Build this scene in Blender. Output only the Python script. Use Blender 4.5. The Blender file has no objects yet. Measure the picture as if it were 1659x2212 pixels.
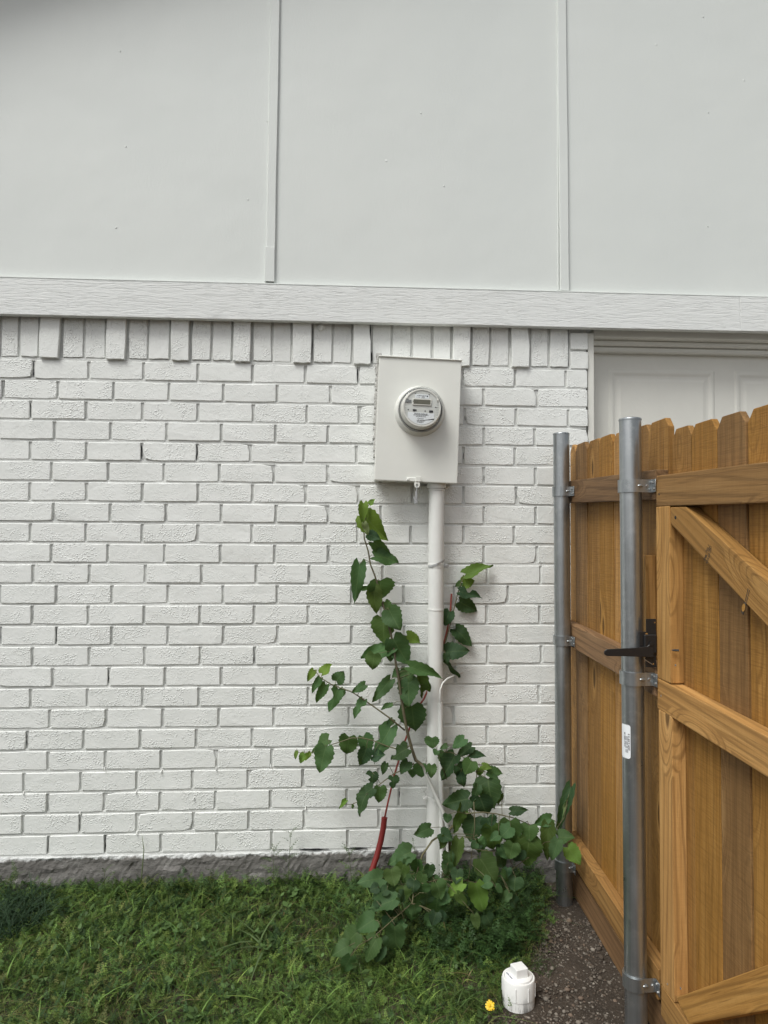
import bpy, bmesh, math, random
import numpy as np
from mathutils import Vector, Matrix

random.seed(7)
RNG = np.random.default_rng(11)
SC = bpy.context.scene
COL = SC.collection

# ------------------------------------------------------------------ camera
YAW, PITCH, ROLL = math.radians(3.4), math.radians(2.0), math.radians(0.3)
CAM = Vector((0.0, -2.8, 1.33))
FPX, CX, CY = 1533.0, 829.5, 1106.0            # on a 1659 x 2212 grid
fwd = Vector((math.sin(YAW)*math.cos(PITCH), math.cos(YAW)*math.cos(PITCH), math.sin(PITCH)))
r0 = Vector((math.cos(YAW), -math.sin(YAW), 0)); u0 = r0.cross(fwd)
right = r0*math.cos(ROLL) + u0*math.sin(ROLL)
up = -r0*math.sin(ROLL) + u0*math.cos(ROLL)
cd = bpy.data.cameras.new('camera')
cam = bpy.data.objects.new('camera', cd); COL.objects.link(cam)
cd.sensor_fit = 'HORIZONTAL'; cd.sensor_width = 36; cd.lens = 36*FPX/1659.0
cd.clip_start = 0.05; cd.clip_end = 500
mw = Matrix.Identity(4)
for i in range(3):
    mw[i][0] = right[i]; mw[i][1] = up[i]; mw[i][2] = -fwd[i]; mw[i][3] = CAM[i]
cam.matrix_world = mw
SC.camera = cam

# ------------------------------------------------------------------ world, sun, exposure
SUN_EL, SUN_AZ = math.radians(55), math.radians(222)    # azimuth: from behind the camera, a little left
world = bpy.data.worlds.new('World'); SC.world = world; world.use_nodes = True
wn = world.node_tree; wn.nodes.clear()
sky = wn.nodes.new('ShaderNodeTexSky'); sky.sky_type = 'NISHITA'; sky.sun_disc = False
sky.sun_elevation = SUN_EL; sky.sun_rotation = SUN_AZ
sky.air_density = 1.0; sky.dust_density = 4.0; sky.ozone_density = 1.0
hs = wn.nodes.new('ShaderNodeHueSaturation'); hs.inputs['Saturation'].default_value = 0.26
bg = wn.nodes.new('ShaderNodeBackground'); bg.inputs['Strength'].default_value = 0.12
wo = wn.nodes.new('ShaderNodeOutputWorld')
wn.links.new(sky.outputs[0], hs.inputs['Color']); wn.links.new(hs.outputs[0], bg.inputs['Color']); wn.links.new(bg.outputs[0], wo.inputs[0])
sd = bpy.data.lights.new('sun', 'SUN'); sd.energy = 1.7; sd.angle = math.radians(25); sd.color = (0.985, 1.0, 0.965)
so = bpy.data.objects.new('sun', sd); COL.objects.link(so)
sdir = Vector((math.sin(SUN_AZ)*math.cos(SUN_EL), math.cos(SUN_AZ)*math.cos(SUN_EL), math.sin(SUN_EL)))
so.rotation_euler = sdir.to_track_quat('Z', 'Y').to_euler(); so.location = sdir*8
SC.view_settings.view_transform = 'Standard'; SC.view_settings.look = 'None'
SC.view_settings.exposure = 0.22; SC.view_settings.gamma = 1.0; SC.view_settings.use_curve_mapping = False
SC.render.engine = 'CYCLES'

# ------------------------------------------------------------------ helpers
def ray(x, y): return right*((x-CX)/FPX) - up*((y-CY)/FPX) + fwd
def onY(x, y, Y=0.0):
    d = ray(x, y); return CAM + d*((Y-CAM.y)/d.y)
def onX(x, y, X):
    d = ray(x, y); return CAM + d*((X-CAM.x)/d.x)
def onZ(x, y, Z):
    d = ray(x, y); return CAM + d*((Z-CAM.z)/d.z)
z4 = lambda x, y: (621.05+.29297*x, 1053.1+.29297*y)
z5 = lambda x, y: (621.05+.39063*x, 1566.1+.39063*y)

def tag(o, label=None, cat=None, group=None, kind=None):
    if label: o['label'] = label
    if cat: o['category'] = cat
    if group: o['group'] = group
    if kind: o['kind'] = kind
    return o
def empty(name, loc, label, cat, group=None, rot=None):
    o = bpy.data.objects.new(name, None); COL.objects.link(o); o.location = loc
    o.empty_display_size = 0.05
    if rot: o.rotation_euler = rot
    return tag(o, label, cat, group)
def link(name, me, mat=None, parent=None, M=None, smooth=False):
    o = bpy.data.objects.new(name, me); COL.objects.link(o)
    if mat is not None and len(me.materials) == 0:
        for m in (mat if isinstance(mat, (list, tuple)) else [mat]): me.materials.append(m)
    if smooth: me.polygons.foreach_set('use_smooth', [True]*len(me.polygons))
    if parent is not None:
        o.parent = parent
        PEND.append((o, parent, M if M is not None else Matrix.Identity(4)))
    elif M is not None: o.matrix_world = M
    return o
PEND = []
def basis_of(o):
    m = o.matrix_basis
    return m
def settle():
    # every child was given in WORLD coordinates: turn that into its local matrix
    W = {}
    def wm(o):
        if o.name in W: return W[o.name]
        for c, p, M in PEND:
            if c is o: W[o.name] = M; return M
        W[o.name] = o.matrix_basis.copy(); return W[o.name]
    lookup = {c.name: (p, M) for c, p, M in PEND}
    def w2(o): return lookup[o.name][1] if o.name in lookup else o.matrix_basis
    loc = [(c, w2(p).inverted() @ M) for c, p, M in PEND]
    for c, m in loc: c.matrix_parent_inverse = Matrix.Identity(4); c.matrix_basis = m
def pyd(name, V, F):
    me = bpy.data.meshes.new(name); me.from_pydata([tuple(v) for v in V], [], F); me.update(); return me
def from_bm(name, bm):
    me = bpy.data.meshes.new(name); bm.to_mesh(me); bm.free(); return me
def T(*a): return Matrix.Translation(a if len(a) == 3 else a[0])
def RX(a): return Matrix.Rotation(a, 4, 'X')
def RY(a): return Matrix.Rotation(a, 4, 'Y')
def RZ(a): return Matrix.Rotation(a, 4, 'Z')
def add_box(bm, c, s, bev=0.0, M=None, seg=1):
    r = bmesh.ops.create_cube(bm, size=1.0); vs = r['verts']
    for v in vs: v.co = Vector((c[0]+v.co.x*s[0], c[1]+v.co.y*s[1], c[2]+v.co.z*s[2]))
    if bev > 0:
        es = list({e for v in vs for e in v.link_edges})
        o = bmesh.ops.bevel(bm, geom=es, offset=bev, segments=seg, affect='EDGES', profile=0.6)
        vs = list({v for f in o['faces'] for v in f.verts} | {v for v in vs if v.is_valid})
    if M is not None: bmesh.ops.transform(bm, matrix=M, verts=[v for v in vs if v.is_valid])
def box_me(name, c, s, bev=0.0):
    bm = bmesh.new(); add_box(bm, c, s, bev); return from_bm(name, bm)
def add_tube(bm, pts, rad, n=8, caps=True):
    pts = [Vector(p) for p in pts]
    if not hasattr(rad, '__len__'): rad = [rad]*len(pts)
    rings = []; prev = None
    for i, p in enumerate(pts):
        t = (pts[min(i+1, len(pts)-1)] - pts[max(i-1, 0)]).normalized()
        ref = prev if prev is not None else (Vector((1, 0, 0)) if abs(t.x) < .9 else Vector((0, 1, 0)))
        a = (ref - t*ref.dot(t)).normalized(); prev = a; b = t.cross(a)
        rings.append([bm.verts.new(p + (a*math.cos(2*math.pi*k/n) + b*math.sin(2*math.pi*k/n))*rad[i]) for k in range(n)])
    for i in range(len(rings)-1):
        for k in range(n):
            bm.faces.new((rings[i][k], rings[i][(k+1) % n], rings[i+1][(k+1) % n], rings[i+1][k]))
    if caps:
        bm.faces.new(rings[0][::-1]); bm.faces.new(rings[-1])
def tube_me(name, pts, rad, n=8):
    bm = bmesh.new(); add_tube(bm, pts, rad, n); return from_bm(name, bm)
def add_lathe(bm, prof, n=32, M=None, close=False):
    # prof: list of (r, h) ; axis local Z
    rings = []
    for r, h in prof:
        if r < 1e-6: rings.append([bm.verts.new((0, 0, h))])
        else: rings.append([bm.verts.new((r*math.cos(2*math.pi*k/n), r*math.sin(2*math.pi*k/n), h)) for k in range(n)])
    allv = [v for q in rings for v in q]
    for a, b in zip(rings[:-1], rings[1:]):
        for k in range(n):
            k2 = (k+1) % n
            if len(a) == 1 and len(b) == 1: continue
            if len(a) == 1: bm.faces.new((a[0], b[k], b[k2]))
            elif len(b) == 1: bm.faces.new((a[k], a[k2], b[0]))
            else: bm.faces.new((a[k], a[k2], b[k2], b[k]))
    if M is not None: bmesh.ops.transform(bm, matrix=M, verts=allv)
def lathe_me(name, prof, n=32, M=None):
    bm = bmesh.new(); add_lathe(bm, prof, n, M); bmesh.ops.recalc_face_normals(bm, faces=bm.faces); return from_bm(name, bm)
def smooth_sharp(me, ang=35):
    me.polygons.foreach_set('use_smooth', [True]*len(me.polygons))
    bm = bmesh.new(); bm.from_mesh(me)
    for e in bm.edges:
        if len(e.link_faces) == 2 and e.calc_face_angle(0) > math.radians(ang): e.smooth = False
    bm.to_mesh(me); bm.free(); return me
def text_me(name, s, size, M, align='CENTER', bold=0.0):
    cu = bpy.data.curves.new(name, 'FONT'); cu.body = s; cu.size = size; cu.align_x = align; cu.align_y = 'CENTER'
    cu.resolution_u = 2; cu.offset = bold
    o = bpy.data.objects.new(name, cu); COL.objects.link(o)
    me = bpy.data.meshes.new_from_object(o); bpy.data.objects.remove(o); bpy.data.curves.remove(cu)
    me.name = name; me.transform(M); return me
def np_mesh(name, V, Tr, C=None):
    me = bpy.data.meshes.new(name)
    V = np.asarray(V, np.float32); Tr = np.asarray(Tr, np.int32)
    me.vertices.add(len(V)); me.vertices.foreach_set('co', V.ravel())
    me.loops.add(Tr.size); me.loops.foreach_set('vertex_index', Tr.ravel())
    me.polygons.add(len(Tr)); me.polygons.foreach_set('loop_start', np.arange(0, Tr.size, 3, dtype=np.int32))
    me.update(calc_edges=True)
    if C is not None:
        at = me.attributes.new('tint', 'FLOAT_COLOR', 'POINT')
        at.data.foreach_set('color', np.concatenate([C, np.ones((len(C), 1))], 1).astype(np.float32).ravel())
    return me

# ------------------------------------------------------------------ materials
class NT:
    def __init__(s, name):
        s.m = bpy.data.materials.new(name); s.m.use_nodes = True; s.t = s.m.node_tree
        s.b = s.t.nodes['Principled BSDF']; s.out = s.t.nodes['Material Output']
    def n(s, t, **kw):
        nd = s.t.nodes.new('ShaderNode'+t)
        for k, v in kw.items():
            if k.startswith('_'): setattr(nd, k[1:], v)
            else:
                key = k.replace('__', ' ')
                nd.inputs[key].default_value = v
        return nd
    def l(s, a, b): s.t.links.new(a, b)
    def set(s, **kw):
        for k, v in kw.items(): s.b.inputs[k.replace('__', ' ')].default_value = v
    def coord(s, scale=(1, 1, 1), rnd=0.0, which='Object'):
        tc = s.n('TexCoord'); src = tc.outputs[which]
        if rnd:
            oi = s.n('ObjectInfo'); mu = s.n('Math', _operation='MULTIPLY'); mu.inputs[1].default_value = rnd
            s.l(oi.outputs['Random'], mu.inputs[0])
            ad = s.n('VectorMath', _operation='ADD'); s.l(src, ad.inputs[0]); s.l(mu.outputs[0], ad.inputs[1]); src = ad.outputs[0]
        mp = s.n('Mapping'); mp.inputs['Scale'].default_value = scale; s.l(src, mp.inputs['Vector'])
        return mp.outputs[0]
    def noise(s, vec, scale, detail=3.0, rough=.55, dist=0.0):
        nd = s.n('TexNoise', Scale=scale, Detail=detail, Roughness=rough, Distortion=dist); s.l(vec, nd.inputs['Vector']); return nd.outputs['Fac']
    def ramp(s, fac, stops):
        r = s.n('ValToRGB'); cr = r.color_ramp
        while len(cr.elements) < len(stops): cr.elements.new(.5)
        for e, (p, c) in zip(cr.elements, stops):
            e.position = p; e.color = (*c, 1) if len(c) == 3 else c
        s.l(fac, r.inputs[0]); return r.outputs[0]
    def rampf(s, fac, stops): return s.ramp(fac, [(p, (v, v, v)) for p, v in stops])
    def mix(s, f, a, b, mode='MIX'):
        m = s.n('MixRGB', _blend_type=mode)
        if isinstance(f, (int, float)): m.inputs[0].default_value = f
        else: s.l(f, m.inputs[0])
        for i, v in ((1, a), (2, b)):
            if isinstance(v, (tuple, list)): m.inputs[i].default_value = (*v, 1)[:4]
            else: s.l(v, m.inputs[i])
        return m.outputs[0]
    def math(s, op, a, b=0.0):
        m = s.n('Math', _operation=op)
        for i, v in ((0, a), (1, b)):
            if isinstance(v, (int, float)): m.inputs[i].default_value = v
            else: s.l(v, m.inputs[i])
        return m.outputs[0]
    def bump(s, h, strength=.5, dist=.002, prev=None):
        b = s.n('Bump', Strength=strength, Distance=dist); s.l(h, b.inputs['Height'])
        if prev is not None: s.l(prev, b.inputs['Normal'])
        return b.outputs[0]
    def color(s, c): s.l(c, s.b.inputs['Base Color'])
    def normal(s, c): s.l(c, s.b.inputs['Normal'])
    def rand(s): return s.n('ObjectInfo').outputs['Random']

def plain(name, col, rough=.5, metal=0.0, spec=.5):
    t = NT(name); t.set(Base__Color=(*col, 1), Roughness=rough, Metallic=metal); t.b.inputs['Specular IOR Level'].default_value = spec; return t.m

def mk_brick_paint():
    t = NT('white_masonry_paint'); v = t.coord(rnd=40.0)
    big = t.noise(v, 9, 3)
    c = t.ramp(big, [(.3, (.745, .76, .73)), (.7, (.80, .812, .785))])
    fine = t.noise(v, 60, 4, .6)
    vo = t.n('TexVoronoi', Scale=150.0); t.l(v, vo.inputs['Vector'])
    lump = t.rampf(vo.outputs['Distance'], [(.0, 1), (.5, 0)])
    msk = t.rampf(t.noise(v, 16, 3), [(.40, 0), (.56, 1)])
    amt = t.rampf(t.rand(), [(0, .25), (1, 1)])
    l2 = t.math('MULTIPLY', t.math('MULTIPLY', lump, msk), amt)
    c = t.mix(t.math('MULTIPLY', t.rampf(fine, [(.25, 1), (.42, 0)]), .16), c, (.42, .43, .41))
    # smudges
    sm = t.rampf(t.noise(v, 5.5, 5, .7), [(.62, 0), (.8, .45)])
    c = t.mix(sm, c, (.55, .54, .50)); t.color(c)
    nb = t.bump(l2, .85, .0032); nb = t.bump(fine, .55, .0030, nb); t.normal(nb)
    t.set(Roughness=.6); return t.m
def mk_mortar(name, lo, hi):
    t = NT(name); v = t.coord()
    a = t.noise(v, 7, 4, .65)
    t.color(t.ramp(a, [(.3, lo), (.68, hi)]))
    t.normal(t.bump(t.noise(v, 110, 4, .65), .8, .004)); t.set(Roughness=.8); return t.m
def mk_siding():
    t = NT('white_siding_paint'); v = t.coord()
    a = t.noise(v, 1.3, 3); c = t.ramp(a, [(.3, (.662, .690, .664)), (.7, (.694, .718, .688))])
    c = t.mix(t.rampf(t.noise(t.coord((3.5, 3.5, .5)), 1.2, 5, .65), [(.5, 0), (.75, .10)]), c, (.60, .62, .60))
    t.color(c)
    h1 = t.noise(t.coord((1, 1, .35)), 130, 3, .6)
    vo = t.n('TexVoronoi', Scale=5.0, Randomness=1.0); t.l(v, vo.inputs['Vector'])
    sp = t.rampf(vo.outputs['Distance'], [(.0, 1), (.03, 0)])
    n1 = t.bump(h1, .3, .0018); n1 = t.bump(t.noise(v, 2.6, 3), .35, .014, n1); t.normal(t.bump(sp, .5, .003, n1)); t.set(Roughness=.48); return t.m
def mk_trim():
    t = NT('embossed_trim_paint')
    v0 = t.coord((5.0, 60, 60)); d = t.n('TexNoise', Scale=1.6, Detail=2.0); t.l(v0, d.inputs['Vector'])
    ad = t.n('VectorMath', _operation='ADD'); t.l(v0, ad.inputs[0])
    sc = t.n('VectorMath', _operation='SCALE'); sc.inputs['Scale'].default_value = 1.1; t.l(d.outputs['Color'], sc.inputs[0]); t.l(sc.outputs[0], ad.inputs[1])
    g = t.noise(ad.outputs[0], 3.4, 5, .62)
    g2 = t.rampf(g, [(.36, 0), (.47, .75), (.6, 1)])
    t.color(t.mix(t.rampf(g, [(.3, .3), (.45, 0)]), (.755, .77, .75), (.66, .675, .66)))
    t.normal(t.bump(g2, .62, .0021)); t.set(Roughness=.5); return t.m
def mk_wood(name, lo, mid, hi, ring=.45, rough_saw=.5):
    t = NT(name); v = t.coord(rnd=60.0); oi = t.rand()
    def st(sx, sz):
        mp = t.n('Mapping'); mp.inputs['Scale'].default_value = (sx, sx, sz); t.l(v, mp.inputs['Vector']); return mp.outputs[0]
    # knots bend the grain round them
    vo = t.n('TexVoronoi', Scale=1.0, Randomness=1.0); t.l(st(7.5, 2.3), vo.inputs['Vector']); kd = vo.outputs['Distance']
    kw = t.rampf(kd, [(.0, 1), (.42, 0)])
    gv = t.n('VectorMath', _operation='ADD'); t.l(st(24, 1.0), gv.inputs[0])
    sc = t.n('VectorMath', _operation='SCALE'); sc.inputs[0].default_value = (1.0, 1.0, .2); t.l(t.math('MULTIPLY', kw, 2.2), sc.inputs['Scale']); t.l(sc.outputs[0], gv.inputs[1])
    g = t.noise(gv.outputs[0], 1.5, 5, .62, .5)
    c = t.ramp(g, [(.26, lo), (.5, mid), (.78, hi)])
    wv = t.n('TexWave', _wave_type='BANDS', _bands_direction='DIAGONAL', Scale=.95, Distortion=8.0, Detail=2.0); wv.inputs['Detail Scale'].default_value = .8
    t.l(gv.outputs[0], wv.inputs['Vector'])
    c = t.mix(t.math('MULTIPLY', t.rampf(wv.outputs['Fac'], [(.66, 0), (.98, 1)]), ring), c, tuple(x*.55 for x in lo))
    f = t.noise(st(210, 6), 1.0, 3, .68)
    c = t.mix(t.rampf(f, [(.28, .6), (.48, 0)]), c, tuple(x*.5 for x in lo))
    sw = t.noise(t.coord((14, 14, 330), rnd=60.0), 1.0, 3, .6)
    c = t.mix(t.rampf(sw, [(.3, .3*rough_saw), (.55, 0)]), c, tuple(x*.55 for x in lo))
    bl = t.noise(st(5, 1.6), 1.0, 4, .6)
    c = t.mix(t.rampf(bl, [(.4, .0), (.7, .42)]), c, tuple(x*.62 for x in mid))
    kn = t.rampf(kd, [(.075, 1), (.115, 0)])
    c = t.mix(t.rampf(kd, [(.10, .65), (.19, 0)]), c, tuple(min(1, x*1.15) for x in hi))
    c = t.mix(t.math('MULTIPLY', kn, .85), c, tuple(x*.30 for x in lo))
    hv = t.n('HueSaturation'); t.l(c, hv.inputs['Color'])
    t.l(t.rampf(oi, [(0, .66), (1, 1.14)]), hv.inputs['Value'])
    t.l(t.rampf(oi, [(0, .94), (.5, 1.06), (1, .97)]), hv.inputs['Saturation'])
    h = t.math('ADD', t.math('MULTIPLY', f, .7), t.math('MULTIPLY', sw, .5*rough_saw)); h = t.math('SUBTRACT', h, t.math('MULTIPLY', kn, .6))
    t.color(hv.outputs[0]); t.normal(t.bump(h, .6, .0022)); t.set(Roughness=.66); t.b.inputs['Specular IOR Level'].default_value = .25
    return t.m
def mk_galv():
    t = NT('galvanised_steel'); v = t.coord((1, 1, 1), rnd=9.0)
    st = t.noise(t.coord((60, 60, 1.2), rnd=9.0), 1.0, 4, .6)
    sp = t.noise(v, 38, 4, .7)
    c = t.ramp(st, [(.3, (.30, .325, .335)), (.7, (.50, .525, .535))])
    c = t.mix(t.rampf(sp, [(.5, 0), (.75, .5)]), c, (.58, .60, .60))
    t.color(c); t.l(t.rampf(t.noise(v, 16, 4), [(.3, .27), (.7, .42)]), t.b.inputs['Roughness'])
    t.set(Metallic=.9); t.normal(t.bump(sp, .05, .0004)); return t.m
def mk_leaf():
    t = NT('mulberry_leaf'); oi = t.n('ObjectInfo'); uv = t.n('TexCoord').outputs['UV']
    sx = t.n('SeparateXYZ'); t.l(uv, sx.inputs[0]); u, vv = sx.outputs[0], sx.outputs[1]
    au = t.math('ABSOLUTE', t.math('SUBTRACT', u, .5))
    rib = t.rampf(au, [(.0, 1), (.035, 0)])
    s = t.math('SUBTRACT', vv, t.math('MULTIPLY', au, .62))
    fr = t.math('FRACT', t.math('MULTIPLY', s, 6.5))
    vein = t.rampf(t.math('ABSOLUTE', t.math('SUBTRACT', fr, .5)), [(.0, .8), (.07, 0)])
    vn = t.math('MAXIMUM', rib, vein)
    n = t.noise(t.coord(rnd=9.0), 45, 3)
    c = t.mix(t.rampf(n, [(.3, .0), (.7, .35)]), oi.outputs['Color'], t.mix(.5, oi.outputs['Color'], (.05, .07, .02)))
    c = t.mix(t.math('MULTIPLY', vn, .42), c, t.mix(.5, oi.outputs['Color'], (.22, .30, .12)))
    t.color(c); t.normal(t.bump(vn, .35, -.0015, t.bump(n, .2, .001))); t.set(Roughness=.6); t.b.inputs['Specular IOR Level'].default_value = .18
    tr = t.n('BsdfTranslucent'); t.l(t.mix(.5, c, (.16, .26, .02)), tr.inputs['Color'])
    ms = t.n('MixShader'); ms.inputs[0].default_value = .22
    t.l(t.b.outputs[0], ms.inputs[1]); t.l(tr.outputs[0], ms.inputs[2]); t.l(ms.outputs[0], t.out.inputs[0]); return t.m
def mk_tint(name, rough=.6, trans=.2):
    t = NT(name); a = t.n('Attribute', _attribute_name='tint'); t.color(a.outputs['Color']); t.set(Roughness=rough); t.b.inputs['Specular IOR Level'].default_value = .2
    if trans:
        tr = t.n('BsdfTranslucent'); t.l(a.outputs['Color'], tr.inputs['Color']); ms = t.n('MixShader'); ms.inputs[0].default_value = trans
        t.l(t.b.outputs[0], ms.inputs[1]); t.l(tr.outputs[0], ms.inputs[2]); t.l(ms.outputs[0], t.out.inputs[0])
    return t.m
def mk_soil():
    t = NT('soil'); v = t.coord()
    a = t.noise(v, 6, 5, .65); b = t.noise(v, 120, 4, .7)
    c = t.ramp(a, [(.3, (.026, .018, .011)), (.55, (.047, .034, .023)), (.75, (.080, .060, .043))])
    c = t.mix(t.rampf(b, [(.5, 0), (.75, .5)]), c, (.12, .10, .082)); t.color(c)
    t.normal(t.bump(b, .8, .008, t.bump(a, .5, .03))); t.set(Roughness=.95); return t.m
def mk_concrete():
    t = NT('foundation_concrete'); v = t.coord()
    st = t.noise(t.coord((5, 9, 12)), 1.7, 7, .72, .15); f = t.noise(v, 120, 4, .7)
    c = t.ramp(st, [(.25, (.085, .08, .072)), (.5, (.165, .157, .146)), (.72, (.27, .26, .245))])
    # paint overspray with a ragged lower edge
    sx = t.n('SeparateXYZ'); t.l(v, sx.inputs[0])
    edge = t.math('ADD', sx.outputs[2], t.math('MULTIPLY', t.math('SUBTRACT', t.noise(t.coord((1, 1, .2)), 16, 5, .75), .5), .055))
    c = t.mix(t.rampf(edge, [(.1035, 0), (.107, 1)]), c, (.66, .67, .66))
    t.color(c); t.normal(t.bump(f, .5, .003, t.bump(st, .9, .012))); t.set(Roughness=.9); return t.m
def mk_glass():
    t = NT('meter_glass'); t.t.nodes.remove(t.b)
    lw = t.n('LayerWeight', Blend=.5); fr = t.n('MapRange'); fr.inputs['To Min'].default_value = .035; fr.inputs['To Max'].default_value = .55; t.l(t.math('POWER', lw.outputs['Facing'], 3.0), fr.inputs['Value']); tr = t.n('BsdfTransparent', Color=(.96, .965, .96, 1)); gl = t.n('BsdfGlossy', Roughness=.06)
    ms = t.n('MixShader'); t.l(fr.outputs[0], ms.inputs[0]); t.l(tr.outputs[0], ms.inputs[1]); t.l(gl.outputs[0], ms.inputs[2]); t.l(ms.outputs[0], t.out.inputs[0]); return t.m
def mk_paint(name, c, bump=.15, sc=70, rough=.45):
    t = NT(name); v = t.coord(); n = t.noise(v, 5, 4, .6)
    t.color(t.ramp(n, [(.3, tuple(x*.95 for x in c)), (.7, tuple(min(1, x*1.03) for x in c))]))
    t.normal(t.bump(t.noise(v, sc, 3), bump, .002)); t.set(Roughness=rough); return t.m
def mk_bark():
    t = NT('sapling_bark'); v = t.coord((1, 1, .4)); sx = t.n('SeparateXYZ'); t.l(t.coord(), sx.inputs[0])
    e = t.math('ADD', sx.outputs[2], t.math('MULTIPLY', t.noise(v, 40, 3), .05))
    c = t.ramp(t.noise(v, 60, 3), [(.3, (.07, .055, .035)), (.7, (.13, .12, .065))])
    c = t.mix(t.rampf(e, [(.47, 1), (.5, 0)]), c, (.55, .55, .52)); t.color(c); t.set(Roughness=.7); return t.m

BRICK = mk_brick_paint(); HEADJ = mk_mortar('head_joint_mortar', (.47, .475, .46), (.72, .73, .70)); BEDJ = mk_mortar('bed_joint_mortar', (.60, .61, .585), (.74, .75, .725))
SIDING = mk_siding(); TRIM = mk_trim(); CONC = mk_concrete(); SOIL = mk_soil()
CEDAR = mk_wood('cedar_picket', (.262, .128, .036), (.410, .216, .064), (.530, .302, .104), .34, 1.3)
PINE = mk_wood('treated_pine', (.318, .158, .045), (.475, .255, .078), (.59, .345, .122), .5, .4)
PINED = mk_wood('dark_treated_pine', (.16, .090, .045), (.25, .145, .070), (.34, .205, .10), .45, .4)
BARK2 = mk_paint('green_bark', (.115, .105, .05), .3, 60, .7); GALV = mk_galv(); LEAF = mk_leaf(); BARK = mk_bark(); GLASS = mk_glass()
BOXP = mk_paint('box_paint', (.735, .74, .69), .08, 60, .38); PIPEP = mk_paint('pipe_paint', (.72, .725, .695), .35, 40, .4); WHITEPVC = mk_paint('white_pvc', (.82, .82, .80), .08, 60, .35)
DOORP = mk_paint('door_paint', (.70, .695, .64), .25, 90, .5)
BLACK = plain('black', (.012, .012, .013), .45); VOID = plain('open_joint', (.02, .02, .022), .95); INK = plain('ink', (.025, .025, .03), .7)
STAMP = plain('stamp_ink', (.06, .045, .03), .8); LABELW = plain('label_white', (.80, .83, .85), .55); DIAL = plain('dial_grey', (.62, .63, .60), .6); RIM = plain('dial_rim', (.74, .73, .68), .5)
LCD = plain('lcd', (.115, .11, .075), .3); LCDINK = plain('lcd_segments', (.065, .062, .043), .4); DGREY = plain('grey_button', (.17, .18, .18), .5)
RED = mk_paint('red_conduit', (.20, .018, .015), .1, 60, .5); REDR = mk_paint('red_rod', (.30, .058, .045), .1, 60, .5)
ZINC = plain('zinc_screw', (.5, .5, .49), .35, .9); GRASSM = mk_tint('grass_blades', .55, .22); STONEM = mk_tint('gravel_stone', .9, 0.0); PLANTM = mk_tint('weed_leaf', .6, .2)
YEL = plain('yellow_petal', (.78, .52, .015), .5); ORN = plain('flower_centre', (.68, .42, .012), .8); CEM = mk_paint('rough_cement', (.46, .455, .43), 1.0, 60, .9)
DRIVE = mk_mortar('driveway_concrete', (.30, .29, .27), (.42, .41, .39)); GALVT = plain('cut_tag', (.50, .51, .51), .3, .6)

# ------------------------------------------------------------------ ground
def gz(x, y):
    return -0.015 + 0.045*np.minimum(y, 0) * (1/(1+np.maximum(0, -y-2.5)*.3)) + .006*np.sin(5*x+1)*np.cos(6*y) + .004*np.sin(13*x+2*y)
def make_ground():
    xs = np.concatenate([[-80, -30, -12, -6], np.linspace(-3.2, 3.2, 100), [6, 12, 30, 80]])
    ys = np.concatenate([[-80, -30, -12, -6], np.linspace(-3.4, .12, 60), [3, 8, 30, 80]])
    X, Y = np.meshgrid(xs, ys); Z = gz(X, Y) + RNG.normal(0, .0022, X.shape)*((np.abs(X) < 3) & (Y > -3))
    V = np.stack([X, Y, Z], -1).reshape(-1, 3); nx = len(xs); F = []
    for j in range(len(ys)-1):
        for i in range(nx-1):
            a = j*nx+i; F += [(a, a+1, a+nx+1), (a, a+nx+1, a+nx)]
    o = link('ground', np_mesh('ground', V, F), SOIL, smooth=True); tag(o, kind='structure')
make_ground()
dm = box_me('driveway', (2.55, -3.0, -.10), (3.1, 6.1, .1), .004)
d = link('driveway', dm, DRIVE); tag(d, kind='structure')

# ------------------------------------------------------------------ house
house = empty('brick_house', (0, 0, 0), 'white painted brick and panel house wall behind the meter and fence', 'house')
CH = 0.07896; ZC0 = 1.972; BH = 0.0695; JT = 0.0095; WEND = 0.990
z1 = lambda x: .5*x
PER = {0: [145, 383, 620, 855, 1091, 1320, 1548], 1: [12, 250, 490, 730, 966, 1197, 1428], 2: [132, 372, 615, 855, 1094, 1326, 1551],
 3: [235, 478, 720, 957, 1190, 1417], 4: [130, 372, 613, 852, 1083, 1313, 1540], 5: [222, 467, 708, 947, 1184, 1416],
 6: [128, 373, 615, 855, 1091, 1322, 1549], 7: [230, 476, 717, 956, 1192, 1418], 8: [130, 370, 613, 854, 1088, 1318, 1545], 9: [222, 465, 710, 952, 1186, 1418]}
PE3 = {10: [168, 456, 741, 1029, 1308, 1578], 11: [287, 571, 857, 1139, 1415], 12: [163, 449, 735, 1020, 1297, 1573], 13: [287, 570, 856, 1140, 1417],
 14: [165, 455, 738, 1022, 1300, 1578], 15: [268, 555, 842, 1130, 1413], 16: [155, 445, 728, 1015, 1297, 1573], 17: [253, 542, 830, 1117, 1398],
 18: [137, 428, 716, 1002, 1287, 1565], 19: [244, 537, 822, 1106, 1387], 20: [121, 411, 697, 982, 1266, 1545], 21: [243, 531, 816, 1099, 1381],
 22: [117, 408, 697, 987, 1270, 1552], 23: [246, 537, 821, 1106, 1387]}
def px_x(xd, z):
    # world X on the wall plane for a column at height z (two refinement steps)
    yd = 1160.0
    for _ in range(4):
        p = onY(xd, yd); yd += (p.z - z)/2.8*FPX
    return p.x
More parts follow.
